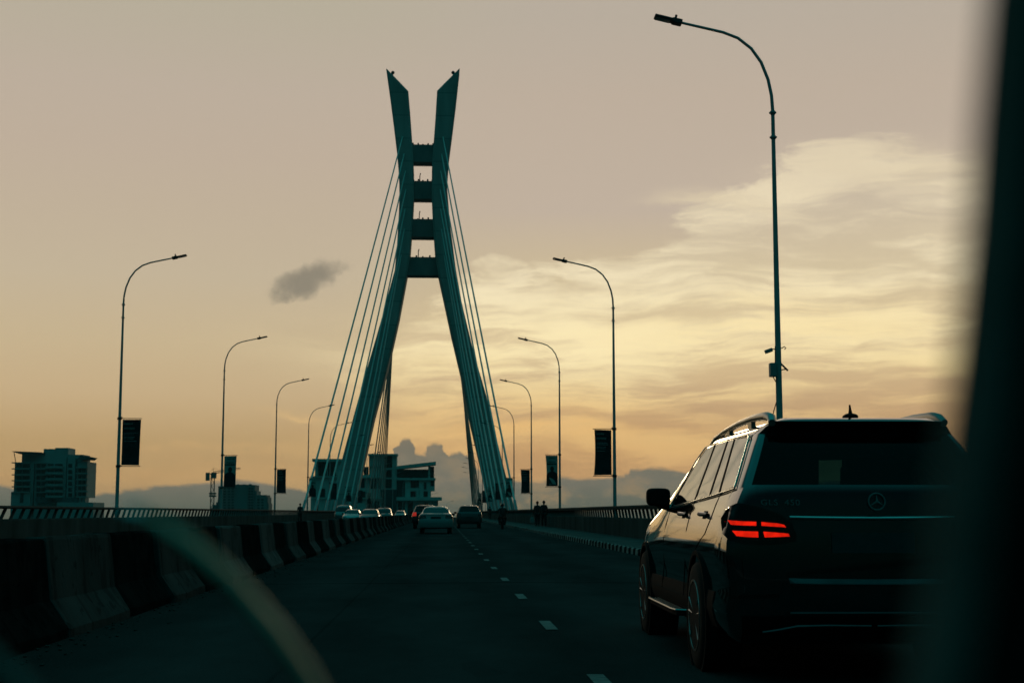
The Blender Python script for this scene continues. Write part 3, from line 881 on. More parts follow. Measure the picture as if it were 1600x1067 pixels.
# ------------------------------------------------------------------ the black SUV beside us
suv = thing('sport_utility_car', 'large glossy black SUV from behind with glowing red left tail lamp', 'car', (2.80, 9.2, 0), -math.radians(1.2))
SUV_LV = [(.27, .84, .22, 4.98, .27), (.33, .92, .10, 5.05, .33), (.42, .955, .03, 5.09, .42), (.50, .972, .005, 5.12, .49), (.61, .948, .0, 5.12, .58), (.68, .950, -.005, 5.13, .64), (.71, .955, -.004, 5.13, .67), (.85, .966, .0, 5.11, .80), (.94, .960, .004, 5.08, .88), (1.02, .940, .008, 5.04, .95), (1.10, .917, .015, 4.98, 1.02), (1.18, .888, .019, 4.75, 1.08), (1.24, .862, .025, 4.4, 1.12), (1.28, .842, .031, 3.95, 1.15), (1.31, .83, .040, 3.82, 1.2), (1.45, .765, .13, 3.48, 1.45), (1.58, .705, .225, 3.12, 1.58), (1.66, .668, .31, 2.86, 1.66), (1.705, .63, .28, 2.7, 1.705), (1.74, .58, .23, 2.55, 1.74), (1.765, .50, .30, 2.4, 1.765), (1.785, .34, .6, 2.2, 1.785), (1.795, .16, .9, 1.9, 1.795)]
sh = Shell(SUV_LV, zf0=.60, zf1=.86, nside=14, drear=.15, dfront=.80, nr=5.0)
b, r, f = sh.faces((14, 15, 16), .95, (14, 15), .95)
b.build('body', M['black_paint'], suv, True)
r.build('rear_window', M['tint'], suv, True)
f.build('windscreen', M['clear'], suv, True)
RS = rear_surf(sh)
def shear(y, z):      # the greenhouse pillars lean forward as they rise
    return y
for sgn in (-1, 1):
    SS = side_surf(sh, sgn)
    wins = [([(2.06, 1.655), (2.42, 1.648), (2.62, 1.56)], [(1.86, 1.228), (2.4, 1.21), (2.98, 1.19)]),
            ([(1.49, 1.66), (1.97, 1.658)], [(1.22, 1.252), (1.77, 1.23)]),
            ([(1.21, 1.66), (1.44, 1.66)], [(.85, 1.268), (1.17, 1.254)]),
            ([(.62, 1.645), (1.15, 1.66)], [(.30, 1.305), (.79, 1.27)])]
    for top, bot in wins:
        mb = MB(); panel(mb, top, bot, SS, .006, .01, 12, 10)
        mb.build('side_window', M['car_glass'], suv, True)
    def on_side(y, z, o=.012):
        p = SS(y, z); return Vector((p.x + sgn * o, p.y, p.z))
    mb = MB(); mb.tube([on_side(.26, 1.29), on_side(.9, 1.256), on_side(1.8, 1.218), on_side(3.02, 1.172)], .008, 6)
    mb.tube([on_side(.27, 1.30), on_side(.44, 1.50), on_side(.565, 1.645), on_side(.66, 1.672), on_side(1.4, 1.676), on_side(2.1, 1.674), on_side(2.46, 1.663), on_side(2.66, 1.56), on_side(3.02, 1.18)], .007, 6)
    mb.build('window_trim', M['chrome'], suv, True)
    for (yt, yb) in ((1.18, .82), (1.465, 1.195), (2.015, 1.815)):
        mb = MB(); panel(mb, [(yt - .025, 1.662), (yt + .025, 1.662)], [(yb - .028, 1.262 - .02 * (yb - 1.2)), (yb + .028, 1.262 - .02 * (yb - 1.2))], SS, .009, .01, 2, 10)
        mb.build('door_pillar_trim', M['plastic'], suv, True)
    # roof rail
    mb = MB(); rail = []
    for y, z in ((.27, 1.73), (.34, 1.765), (.48, 1.788), (.9, 1.802), (1.5, 1.797), (2.1, 1.772), (2.5, 1.735), (2.7, 1.695)):
        rail.append((sgn * (.585 if z < 1.75 else .575), y, z))
    mb.tube(rail, [.026, .033, .032, .028, .025, .023, .021, .018], 10)
    for y in (1.02, 1.9):
        mb.box(sgn * .575 - .016, sgn * .575 + .016, y - .06, y + .06, 1.70, 1.785)
    mb.build('roof_rail', M['alu'], suv, True)
    # tail lamp, lit on the left
    mb = MB(); g = lambda pl: [(-sgn * x * -1, z) for x, z in pl]
    sx = lambda pl: [(sgn * x, z) for x, z in pl]
    panel(mb, sx([(.962, 1.10), (.93, 1.15), (.86, 1.19), (.74, 1.165), (.60, 1.12), (.525, 1.06), (.50, .99)]), sx([(.962, 1.06), (.955, 1.0), (.93, .95), (.84, .925), (.74, .92), (.62, .925), (.505, .945)]), RS, .014, .012, 24, 8)
    tl = mb.build('tail_lamp', M['tail_lens'], suv, True)
    if sgn < 0:
        for top, bot in (([(.918, 1.076), (.85, 1.072), (.757, 1.069)], [(.908, 1.049), (.84, 1.046), (.757, 1.044)]),
                         ([(.905, 1.011), (.84, 1.009), (.747, 1.007)], [(.882, .978), (.82, .972), (.747, .970)]),
                         ([(.724, 1.068), (.62, 1.059), (.580, 1.050)], [(.724, 1.044), (.63, 1.038), (.566, 1.034)]),
                         ([(.714, 1.007), (.62, 1.000), (.553, .994)], [(.706, .970), (.62, .973), (.545, .976)])):
            mb = MB(); panel(mb, sx(top), sx(bot), RS, .018, .002, 10, 2)
            mb.build('light_bar', M['tail_glow'], tl, True)
    # bumper reflector slot
    mb = MB(); panel(mb, sx([(.93, .60), (.62, .61)]), sx([(.93, .575), (.62, .585)]), RS, .006, .01, 8, 2)
    mb.build('reflector', M['tail_lens'], suv, True)
    # exhaust trim
    mb = MB(); mb.tube([RS(sgn * .72, .36) + Vector((0, -.02, 0)), RS(sgn * .62, .375) + Vector((0, -.02, 0)), RS(sgn * .50, .40) + Vector((0, -.02, 0)), RS(sgn * .30, .405) + Vector((0, -.02, 0)), RS(sgn * .02, .402) + Vector((0, -.02, 0))], [.010, .012, .012, .010, .008], 8)
    mb.build('exhaust_trim', M['dull_chrome'], suv, True)
    # mirror
    mb = MB(); x0 = sgn * .975; rs = []
    for y, k in ((3.16, .80), (3.18, .97), (3.24, 1.0), (3.31, .86), (3.36, .5)):
        ring = []
        for q in range(20):
            a = 2 * PI * q / 20
            c, s_ = math.cos(a), math.sin(a)
            ring.append((x0 + .105 * k * math.copysign(abs(c) ** .45, c), y, 1.265 + .078 * k * math.copysign(abs(s_) ** .5, s_)))
        rs.append(ring)
    mb.rings(rs)
    wm = mb.build('wing_mirror', M['plastic'], suv, True)
    mb = MB(); mb.tube([(sgn * .84, 3.30, 1.17), (sgn * .92, 3.26, 1.185), (sgn * .98, 3.24, 1.21)], [.035, .03, .03], 8)
    mb.build('mirror_arm', M['plastic'], wm, True)
    # door handles
    for y in (1.10, 2.12):
        mb = MB(); p = [SS(y - .11, 1.115), SS(y, 1.12), SS(y + .11, 1.115)]
        mb.tube([v + Vector((sgn * q, 0, 0)) for v, q in zip(p, (.004, .045, .004))], [.014, .017, .014], 8)
        mb.build('door_handle', M['black_paint'], suv, True)
        mb = MB(); panel(mb, [(y - .07, 1.14), (y + .07, 1.14)], [(y - .06, 1.085), (y + .06, 1.085)], SS, .004, .01, 4, 2)
        mb.build('handle_recess', M['plastic'], suv, True)
    # door seams
    for pts in ([(.78, 1.27), (.80, 1.1), (.90, .98), (1.2, .88), (1.52, .74), (1.62, .5)], [(1.82, 1.22), (1.80, 1.0), (1.82, .5)], [(3.0, 1.16), (3.02, .9), (3.05, .5)]):
        q = []
        for (a, b_) in zip(pts, pts[1:]):
            q += [on_side(a[0] + (b_[0] - a[0]) * t, a[1] + (b_[1] - a[1]) * t, .0005) for t in (0, .5)]
        q.append(on_side(*pts[-1], .0005))
        mb = MB(); mb.tube(q, .004, 5); mb.build('door_seam', M['plastic'], suv)
    # lower cladding
    mb = MB(); panel(mb, [(.50, .60), (4.6, .58)], [(.5, .36), (4.6, .36)], SS, .006, .01, 30, 4)
    mb.build('sill_cladding', M['plastic'], suv, True)
    # running board
    mb = MB()
    poly = [(sgn * .90, 1.72), (sgn * 1.03, 1.80), (sgn * 1.045, 1.95), (sgn * 1.045, 3.3), (sgn * 1.03, 3.42), (sgn * .90, 3.5)]
    mb.prism(poly, 'z', .345, .385)
    rb = mb.build('running_board', M['plastic'], suv, bevel=.008)
    mb = MB(); mb.tube([(sgn * .92, 1.725, .39), (sgn * 1.035, 1.80, .39), (sgn * 1.05, 1.95, .39), (sgn * 1.05, 3.3, .39), (sgn * 1.035, 3.42, .39)], .009, 6)
    for xx in (.94, .965, .99, 1.015):
        mb.box(sgn * xx - .004, sgn * xx + .004, 1.85, 3.4, .384, .391)
    mb.build('step_trim', M['alu'], rb)
    for y in (1.19, 4.265):
        mb = MB(); mb.lathe([(-.25, .46), (.002, .46), (.012, .455), (.012, .425), (-.10, .42), (-.10, .1)], 0, 0, 0, 30)
        mb.v = [(sgn * (.966 + x), y + yy, .40 + zz) for x, yy, zz in mb.v]
        mb.build('wheel_arch', M['plastic'], suv, True)
        add_wheel(suv, sgn * .855, y, .392, .27, sgn, 5, True)
    mb = MB(); rs = []
    for fr in (.5, .65, .8, .92):
        y = 5.06 - sh.df * .96 * Shell.bow(fr, 2.6); w = .96
        rs.append([(sgn * w * fr, y + .02, .80), (sgn * w * fr, y + .03, .87), (sgn * w * fr, y - .02, .95), (sgn * w * fr, y - .12, .87)])
    mb.rings(rs); mb.build('headlight', M['head_lens'], suv, True)
# tailgate details
mb = MB(); mb.tube([RS(x / 20 * .54, 1.098 - .006 * (1 - (x / 20) ** 2)) + Vector((0, -.004, 0)) for x in range(-20, 21)], .013, 10)
mb.build('tailgate_strip', M['chrome'], suv, True)
mb = MB(); rs = []
for x in range(-20, 21):
    q = x / 20 * .56; dz = -.006 * (1 - (x / 20) ** 2); e = -.02 if abs(x) == 20 else 0
    a_, b_ = RS(q, .712 + dz), RS(q * .98, .672 + dz)
    rs.append([(a_.x, a_.y + .004, a_.z), (b_.x, b_.y - .036 - e, b_.z + .006), (b_.x, b_.y - .036 - e, b_.z), (b_.x, b_.y + .01, b_.z)])
mb.rings(rs)
mb.build('bumper_strip', M['dull_chrome'], suv)
mb = MB(); mb.tube([RS(x / 20 * .55, .487) + Vector((0, -.016, 0)) for x in range(-20, 21)], .007, 8)
mb.build('diffuser_strip', M['dull_chrome'], suv, True)
mb = MB(); panel(mb, [(-.86, .47), (.86, .47)], [(-.84, .30), (.84, .30)], RS, .010, .01, 20, 3)
mb.build('diffuser', M['plastic'], suv, True)
mb = MB(); panel(mb, [(-.27, 1.0), (.27, 1.0)], [(-.27, .87), (.27, .87)], RS, .012, .004, 8, 3)
mb.build('number_plate', M['plate'], suv, True)
mb = MB(); mb.ball((0, .47, 1.783), 1, 12, (.052, .085, .026))
mb.rings([[(-w, y0, z), (0, y0 - w * .8, z), (w, y0, z), (0, y0 + l, z)] for z, w, y0, l in ((1.79, .022, .46, .07), (1.815, .013, .465, .05), (1.84, .009, .47, .035), (1.868, .006, .475, .02))])
mb.build('roof_antenna', M['plastic'], suv, True)
# three pointed emblem in a ring, and the model lettering
mb = MB(); rc = 1.20; ex = .035
pts = []
for k in range(33):
    a = 2 * PI * k / 32; p = RS(ex + .054 * math.cos(a), rc + .054 * math.sin(a)); p.y -= .012; pts.append(p)
mb.tube(pts, .0055, 8)
for k in range(3):
    a = PI / 2 + 2 * PI * k / 3
    c = RS(ex, rc) + Vector((0, -.016, 0)); tip = RS(ex + .052 * math.cos(a), rc + .052 * math.sin(a)) + Vector((0, -.012, 0))
    q = Vector((-math.sin(a), 0, math.cos(a))) * .008
    m_ = c + (tip - c) * .12
    mb.add([c + Vector((0, -.004, 0)), m_ + q, tip, m_ - q, c + Vector((0, .006, 0))], [(0, 1, 2), (0, 2, 3), (4, 2, 1), (4, 3, 2), (0, 4, 1), (0, 3, 4)])
mb.build('emblem', M['letter'], suv, True)
def lettering(text, size, parent, name, m, fn):
    cu = bpy.data.curves.new('letters', 'FONT'); cu.body = text; cu.size = size; cu.extrude = .003; cu.space_character = 1.15
    to = bpy.data.objects.new('letters', cu); C.objects.link(to)
    bpy.context.view_layer.update()
    me = bpy.data.meshes.new_from_object(to.evaluated_get(bpy.context.evaluated_depsgraph_get()))
    bpy.data.objects.remove(to); bpy.data.curves.remove(cu)
    for v in me.vertices: v.co = fn(v.co)
    me.materials.clear(); me.materials.append(m)
    o = bpy.data.objects.new(name, me); C.objects.link(o); o.parent = parent
    return o
def put(co, x0=-.725):
    x = x0 + co.x * 1.18; z = 1.178 + co.y
    p = RS(x, z); return Vector((x, p.y - .010 - co.z, z))
lettering('GLS', .052, suv, 'model_letters', M['letter'], put)
lettering('450', .052, suv, 'model_number', M['letter'], lambda c_: put(c_, -.57))
# what shows through the glass
for (x0, x1, y, z1, hx0, hx1, hz) in ((-.72, .72, .95, 1.315, None, None, None), (-.72, .015, 1.55, 1.56, None, None, None), (.215, .72, 1.55, 1.56, None, None, None), (-.66, -.08, 2.4, 1.32, -.53, -.21, 1.55), (.12, .66, 2.4, 1.28, .42, .60, 1.5)):
    mb = MB()
    mb.prism([(y, .55), (y - .12, z1 - .04), (y - .09, z1), (y + .02, z1), (y + .16, .6), (y + .5, .58), (y + .5, .45), (y, .42)], 'x', x0, x1)
    if hx0 is not None: mb.prism([(y - .10, z1 + .03), (y - .08, hz), (y, hz), (y + .02, z1 + .03)], 'x', hx0, hx1); mb.box((hx0 + hx1) / 2 - .04, (hx0 + hx1) / 2 + .04, y - .06, y - .04, z1 - .05, z1 + .08)
    mb.build('car_seat', M['seat'], suv, bevel=.03)
mb = MB(); mb.prism([(3.05, 1.12), (3.2, 1.17), (3.7, 1.16), (3.8, 1.0), (3.1, .9)], 'x', -.74, .74)
mb.build('dashboard', M['seat'], suv, bevel=.02)
mb = MB(); mb.box(-.12, .12, 2.98, 3.02, 1.49, 1.56); mb.build('rear_view_mirror', M['plastic'], suv, bevel=.01)
# ------------------------------------------------------------------ people
def skin_mesh(name, verts, edges, m, parent=None, sub=1, root=0):
    """one continuous skinned surface grown on a skeleton: verts = {key: (x, y, z, r)}"""
    keys = list(verts)
    bm = bmesh.new(); lay = bm.verts.layers.skin.verify(); bv = {}
    for k in keys:
        x, y, z, rr = verts[k]
        v = bm.verts.new((x, y, z)); v[lay].radius = (rr, rr); bv[k] = v
    bv[keys[root]][lay].use_root = True
    for a, b in edges: bm.edges.new((bv[a], bv[b]))
    me = bpy.data.meshes.new(name); bm.to_mesh(me); bm.free()
    o = bpy.data.objects.new(name, me); me.materials.append(m); C.objects.link(o)
    sk = o.modifiers.new('Skin', 'SKIN'); sk.use_smooth_shade = True
    sb = o.modifiers.new('Subdivision', 'SUBSURF'); sb.levels = sub; sb.render_levels = sub
    bpy.context.view_layer.update()
    me2 = bpy.data.meshes.new_from_object(o.evaluated_get(bpy.context.evaluated_depsgraph_get()))
    o.modifiers.clear(); old = o.data; o.data = me2; bpy.data.meshes.remove(old); me2.name = name
    if parent is not None: o.parent = parent
    return o

def person(label, loc, rz, H=1.7, stride=.16, pose='walk', top='cloth_dark', legs='cloth_black', bag=False, group=None, skirt=False):
    t = thing('person', label, 'person', loc, rz, group)
    s = H / 1.7
    V = {'pelvis': (0, 0, .92, .13), 'waist': (0, .01, 1.06, .115), 'chest': (0, .02, 1.26, .135), 'neck0': (0, .01, 1.42, .07), 'neck': (0, .02, 1.48, .05), 'jaw': (0, .035, 1.55, .07), 'head': (0, .03, 1.63, .09), 'crown': (0, .02, 1.70, .06)}
    E = [('pelvis', 'waist'), ('waist', 'chest'), ('chest', 'neck0'), ('neck0', 'neck'), ('neck', 'jaw'), ('jaw', 'head'), ('head', 'crown')]
    for q, n in ((-1, 'l'), (1, 'r')):
        st = stride * q
        if pose == 'walk':
            V['hip' + n] = (q * .09, 0, .86, .095); V['knee' + n] = (q * .095, st * .6 + .03, .48, .062); V['ankle' + n] = (q * .095, st * 1.15 - .03, .08, .04); V['toe' + n] = (q * .11, st * 1.15 + .14, .035, .035)
            V['sho' + n] = (q * .17, .01, 1.38, .06); V['elb' + n] = (q * .235, -.05 - st * .5, 1.12, .042); V['wri' + n] = (q * .235, .03 - st * .9, .90, .03); V['hand' + n] = (q * .23, .05 - st, .82, .034)
        else:   # astride a motorcycle
            V['hip' + n] = (q * .12, .02, .88, .10); V['knee' + n] = (q * .24, .40, .78, .065); V['ankle' + n] = (q * .20, .22, .36, .045); V['toe' + n] = (q * .21, .38, .31, .035)
            V['sho' + n] = (q * .18, .10, 1.36, .06); V['elb' + n] = (q * .33, .28, 1.16, .043); V['wri' + n] = (q * .33, .50, 1.08, .03); V['hand' + n] = (q * .33, .57, 1.08, .036)
        E += [('pelvis', 'hip' + n), ('hip' + n, 'knee' + n), ('knee' + n, 'ankle' + n), ('ankle' + n, 'toe' + n), ('chest', 'sho' + n), ('sho' + n, 'elb' + n), ('elb' + n, 'wri' + n), ('wri' + n, 'hand' + n)]
    if pose != 'walk':
        for k in ('chest', 'neck0', 'neck', 'jaw', 'head', 'crown'):
            x, y, z, r = V[k]; V[k] = (x, y + .09, z, r)
    V = {k: (x * s, y * s, z * s, r * s) for k, (x, y, z, r) in V.items()}
    skin_mesh('body', V, E, M['skin'], t)
    grow = lambda keys, d: {k: (V[k][0], V[k][1], V[k][2], V[k][3] + d) for k in keys}
    ks = ['pelvis', 'waist', 'chest', 'neck0', 'shol', 'elbl', 'shor', 'elbr']
    sv = grow(ks, .022 * s)
    sv['elbl'] = sv['elbl'][:3] + (.055 * s,); sv['elbr'] = sv['elbr'][:3] + (.055 * s,)
    skin_mesh('shirt', sv, [('pelvis', 'waist'), ('waist', 'chest'), ('chest', 'neck0'), ('chest', 'shol'), ('shol', 'elbl'), ('chest', 'shor'), ('shor', 'elbr')], M[top], t)
    ks = ['pelvis', 'hipl', 'kneel', 'anklel', 'hipr', 'kneer', 'ankler']
    tv = grow(ks, .018 * s)
    for k in ('anklel', 'ankler'): tv[k] = (tv[k][0], tv[k][1], tv[k][2] + .05, .062 * s)
    skin_mesh('skirt' if skirt else 'trousers', tv, [('pelvis', 'hipl'), ('hipl', 'kneel'), ('kneel', 'anklel'), ('pelvis', 'hipr'), ('hipr', 'kneer'), ('kneer', 'ankler')], M[legs], t)
    hx, hy, hz, hr = V['head']
    if pose == 'walk':
        mb = MB(); mb.ball((hx, hy - .02, hz + .03), 1, 12, (.092 * s, .10 * s, .085 * s)); mb.build('hair', M['hair'], t, True)
    else:
        mb = MB(); mb.ball((hx, hy, hz + .01), 1, 14, (.135, .15, .14)); mb.build('helmet', M['dark_paint'], t, True)
        mb = MB(); mb.tube([(hx - .10, hy - .115, hz + .05), (hx - .05, hy - .138, hz + .05)], .022, 6); mb.build('helmet_patch', M['white_paint'], t, True)
    mb = MB()
    for n in 'lr':
        x, y, z, r = V['hand' + n]
        for k in range(4):
            yy = y + (k - 1.5) * .018
            mb.tube([(x, yy, z), (x, yy + .005, z - .05 * s), (x - math.copysign(.012, x), yy + .012, z - (.085 - .006 * abs(k - 1.5)) * s)], [.010, .009, .007], 5)
        mb.tube([(x, y + .03, z + .01), (x - math.copysign(.01, x), y + .05, z - .025), (x - math.copysign(.015, x), y + .055, z - .05)], [.011, .010, .008], 5)
    mb.build('fingers', M['skin'], t, True)
    mb = MB()
    mb.tube([(hx, hy + .085 * s, hz + .01), (hx, hy + .11 * s, hz - .02)], [.012, .018], 6)
    for q in (-1, 1): mb.ball((hx + q * .09 * s, hy, hz - .01), 1, 6, (.014, .025, .034))
    mb.build('ears_and_nose', M['skin'], t, True)
    return t

g = 'people walking on the right pavement'
pa = person('left one of two people in dark clothes walking side by side on the right pavement', (6.36, 95, .185), 0, 1.66, .12, group=g)
pb = person('right one of two people in dark clothes walking side by side on the right pavement', (6.80, 95.1, .185), 0, 1.70, -.14, group=g, top='cloth_black')
mb = MB(); mb.rings([[(x * k, y * k, z) for x, y in [(-.13, -.07), (.13, -.07), (.15, 0), (.13, .07), (-.13, .07), (-.15, 0)]] for z, k in ((.30, .75), (.36, 1), (.62, .95), (.72, .5))])
mb.tube([(-.06, 0, .70), (-.05, 0, .84), (.05, 0, .84), (.06, 0, .70)], .012, 6)
o = mb.build('carrier_bag', M['cloth_pale'], None, True); o.location = (6.02, 95.0, .13)
tag(o, 'pale carrier bag held low by the left one of the two walkers', 'bag')
person('lone person walking on the right pavement far ahead near the pylon foot', (6.25, 186, .185), 0, 1.72, .15, group=g)
person('lone dark figure walking on the left pavement by the railing', (-12.85, 131, .185), PI, 1.74, .12)

# ------------------------------------------------------------------ motorcycle with its rider
mc = thing('motorcycle', 'small dark motorcycle seen from behind near the right kerb', 'motorcycle', (4.15, 98, 0))
for y, nm in ((-.62, 'rear'), (.66, 'front')):
    mb = MB(); mb.lathe([(-.05, .22), (-.055, .27), (-.03, .30), (0, .305), (.03, .30), (.055, .27), (.05, .22)], 0, 0, 0, 22)
    w = mb.build('wheel', M['rubber'], mc, True, loc=(0, y, .305))
    mb = MB(); mb.lathe([(-.02, .225), (.02, .225), (.02, .20), (-.02, .20)], 0, 0, 0, 22); mb.lathe([(-.06, .04), (.06, .04)], 0, 0, 0, 10)
    for k in range(6):
        a = PI * k / 3; mb.tube([(0, 0, 0), (0, .21 * math.cos(a), .21 * math.sin(a))], .008, 5)
    mb.build('rim', M['rim'], w, True)
mb = MB()
mb.tube([(0, .55, .92), (0, .2, .78), (0, -.3, .72), (0, -.75, .80)], [.04, .05, .045, .03], 8); mb.tube([(0, .2, .78), (0, .15, .42), (0, -.2, .36), (0, -.3, .72)], .04, 8)
for q in (-1, 1):
    mb.tube([(q * .09, .58, .95), (q * .09, .66, .305)], .026, 8); mb.tube([(q * .11, -.2, .40), (q * .10, -.62, .305)], .022, 6); mb.tube([(q * .13, -.45, .70), (q * .12, -.62, .31)], .026, 8)
    mb.tube([(q * .24, .22, .30), (0, .2, .32)], .018, 6)
mb.tube([(0, .58, .95), (0, .53, 1.02), (-.2, .5, 1.06), (-.36, .54, 1.05)], .016, 6); mb.tube([(0, .53, 1.02), (.2, .5, 1.06), (.36, .54, 1.05)], .016, 6)
mb.build('frame', M['plastic'], mc, True)
mb = MB(); mb.rings([[(x * k, y, z + .80) for x, z in [(-.13, -.05), (.13, -.05), (.14, .05), (.08, .13), (-.08, .13), (-.14, .05)]] for y, k in ((.02, .7), (.12, 1), (.36, 1), (.50, .6))]); mb.build('fuel_tank', M['dark_paint'], mc, True)
mb = MB(); mb.rings([[(-.13 * k, y, z - .06), (.13 * k, y, z - .06), (.14 * k, y, z), (.1 * k, y, z + .04), (-.1 * k, y, z + .04), (-.14 * k, y, z)] for y, z, k in ((-.85, .86, .7), (-.7, .84, 1), (-.2, .80, 1), (.06, .80, .8))]); mb.build('saddle', M['seat'], mc, True)
mb = MB(); mb.box(-.16, .16, -.30, .16, .34, .62); mb.build('engine', M['dull_chrome'], mc, bevel=.04)
mb = MB(); mb.rings([[(-.07, y, z), (.07, y, z), (.07, y + .03, z + .02), (-.07, y + .03, z + .02)] for y, z in ((-.80, .74), (-.92, .62), (-.97, .45))]); mb.build('mudguard', M['plastic'], mc)
mb = MB(); mb.box(-.06, .06, -.90, -.86, .74, .80); mb.build('tail_lamp', M['tail_lens'], mc, bevel=.01)
for q in (-1, 1):
    mb = MB(); mb.tube([(q * .30, .52, 1.06), (q * .36, .50, 1.20)], .008, 5); mb.ball((q * .37, .49, 1.24), 1, 8, (.06, .02, .04)); mb.build('mirror', M['plastic'], mc, True)
person('helmeted rider in dark clothes astride the small motorcycle', (4.15, 97.75, .0), 0, 1.72, 0, 'ride')

# ------------------------------------------------------------------ buildings
def facade(Y):
    """boxes given by photo corners at distance Y, with real depth behind them"""
    o = at(690, 800, Y)
    def b(mb, x0, y0, x1, y1, dy0=0.0, dy1=4.0):
        p, q = at(x0, y0, Y), at(x1, y1, Y)
        return mb.box(p.x - o.x, q.x - o.x, dy0, dy1, q.z, p.z)
    return o, b

VY = 530.0
vo, vb = facade(VY)
V = thing('villa', 'white modern villa with sloping roof and dark windows behind the pylon left leg', 'building', (vo.x, VY, 0))
zx = lambda u: 480 + u / 7.27
zy = lambda v: 700 + v / 7.27
def vbox(mb, u0, v0, u1, v1, d0=0, d1=9): return vb(mb, zx(u0), zy(v0), zx(u1), zy(v1), d0, d1)
GB = 800 + 10 * F / VY          # ground level in the photo at that distance
gv = (GB - 700) * 7.27
mb = MB()
for r in ((90, 150, 118, 325), (330, 150, 400, 325), (40, 322, 350, 455), (40, 560, 350, gv), (46, 455, 130, 562), (205, 455, 262, 562), (330, 455, 420, 562)):
    vbox(mb, *r)
vbox(mb, 120, 150, 330, 325, 2.5, 9); vbox(mb, 130, 455, 330, 562, 1.6, 9)
for r in ((700, 82, 842, 205), (838, 82, 874, 470), (966, 82, 1014, 470), (700, 205, 842, 470), (600, 470, 845, 566)):
    vbox(mb, *r, *( (1.5, 9) if r[0] == 700 and r[1] == 205 else (0.8, 9)))
vbox(mb, 874, 82, 966, 470, 1.6, 9)
vbox(mb, 560, 566, 842, gv, 0.2, 9); vbox(mb, 560, 300, 702, 566, 1.0, 9)
vbox(mb, 1112, 362, 1172, 556); vbox(mb, 1270, 362, 1320, 556); vbox(mb, 1172, 452, 1270, 486); vbox(mb, 1320, 362, 1400, 486)
vbox(mb, 1400, 362, 1448, 486); vbox(mb, 1370, 486, 1405, 556); vbox(mb, 1240, 486, 1275, 556)
vbox(mb, 1110, 362, 1400, 556, 1.2, 9); vbox(mb, 1015, 592, 1485, gv, 0.4, 9); vbox(mb, 1374, 205, 1396, 345)
vbox(mb, 395, 170, 600, gv, 2.5, 9)
mb.build('wall', M['villa'], V)
mb = MB()
vbox(mb, 60, 122, 398, 152, -1.2, 9.4); vbox(mb, 690, 64, 1028, 84, -.4, 9.4)
p = [(zx(u), zy(v)) for u, v in ((1012, 205), (1462, 152), (1462, 188), (1012, 240))]
P = [at(x, y, VY) for x, y in p]
mb.rings([[(q.x - vo.x, dy, q.z) for q in P] for dy in (-1.5, 9.5)])
vbox(mb, 1015, 338, 1458, 362, -.8, 9); vbox(mb, 1015, 555, 1530, 594, -1.4, 9.2); vbox(mb, 60, 566, 862, 576, -.6, 9); vbox(mb, 560, 324, 850, 338, -.5, 9); vbox(mb, 40, 318, 352, 330, -1, 9)
mb.build('roof', M['villa'], V)
mb = MB()
vbox(mb, 1016, 238, 1374, 340, 3.0, 9); vbox(mb, 842, 470, 1008, gv, -.3, 9); vbox(mb, 1016, 362, 1112, 556, .7, 9); vbox(mb, 1396, 205, 1440, 340, 3, 9)
mb.build('dark_parts', M['villa_dark'], V)  # dark boxes for the recess and other dark areas of the front
for (u0, v0, u1, v1, d) in ((125, 160, 215, 318, 2.4), (232, 160, 322, 318, 2.4), (140, 462, 200, 558, 1.5), (268, 462, 326, 558, 1.5), (88, 640, 120, gv - 60, -.06), (876, 88, 964, 222, 1.5), (884, 242, 958, 332, 1.5), (884, 348, 958, 452, 1.5),
        (712, 345, 742, 460, 1.4), (760, 345, 790, 460, 1.4), (806, 345, 834, 460, 1.4), (640, 210, 696, 300, .9), (610, 340, 650, 450, .9), (610, 490, 660, 560, .7), (690, 600, 740, gv - 40, .1), (770, 600, 820, gv - 40, .1),
        (1168, 366, 1270, 450, 1.1), (1150, 490, 1236, 552, 1.1), (1282, 490, 1368, 552, 1.1), (1326, 388, 1354, 468, -.06), (1402, 368, 1440, 430, -.06), (1030, 604, 1104, gv - 40, .3), (1142, 604, 1200, gv - 40, .3), (1280, 640, 1300, 700, .3), (1330, 620, 1370, 690, .3)):
    mb = MB(); vbox(mb, u0, v0, u1, v1, d, d + .5)
    w = mb.build('window', M['win'], V)
    if u1 - u0 > 70:
        mb = MB()
        for f_ in ((1 / 3, 2 / 3) if u1 - u0 > 84 else (.5,)):
            u = u0 + (u1 - u0) * f_; vbox(mb, u - 1.5, v0, u + 1.5, v1, d - .06, d)
        mb.build('mullion', M['villa_dark'], w)
mb = MB()
for u0, u1, v in ((44, 348, 330), (1018, 1452, 322)):
    for k in range(25):
        u = u0 + (u1 - u0) * k / 24; vbox(mb, u - .8, v - 18, u + .8, v, -.9, -.8)
    vbox(mb, u0, v - 20, u1, v - 17, -.95, -.78)
mb.build('balcony_rail', M['villa_dark'], V)

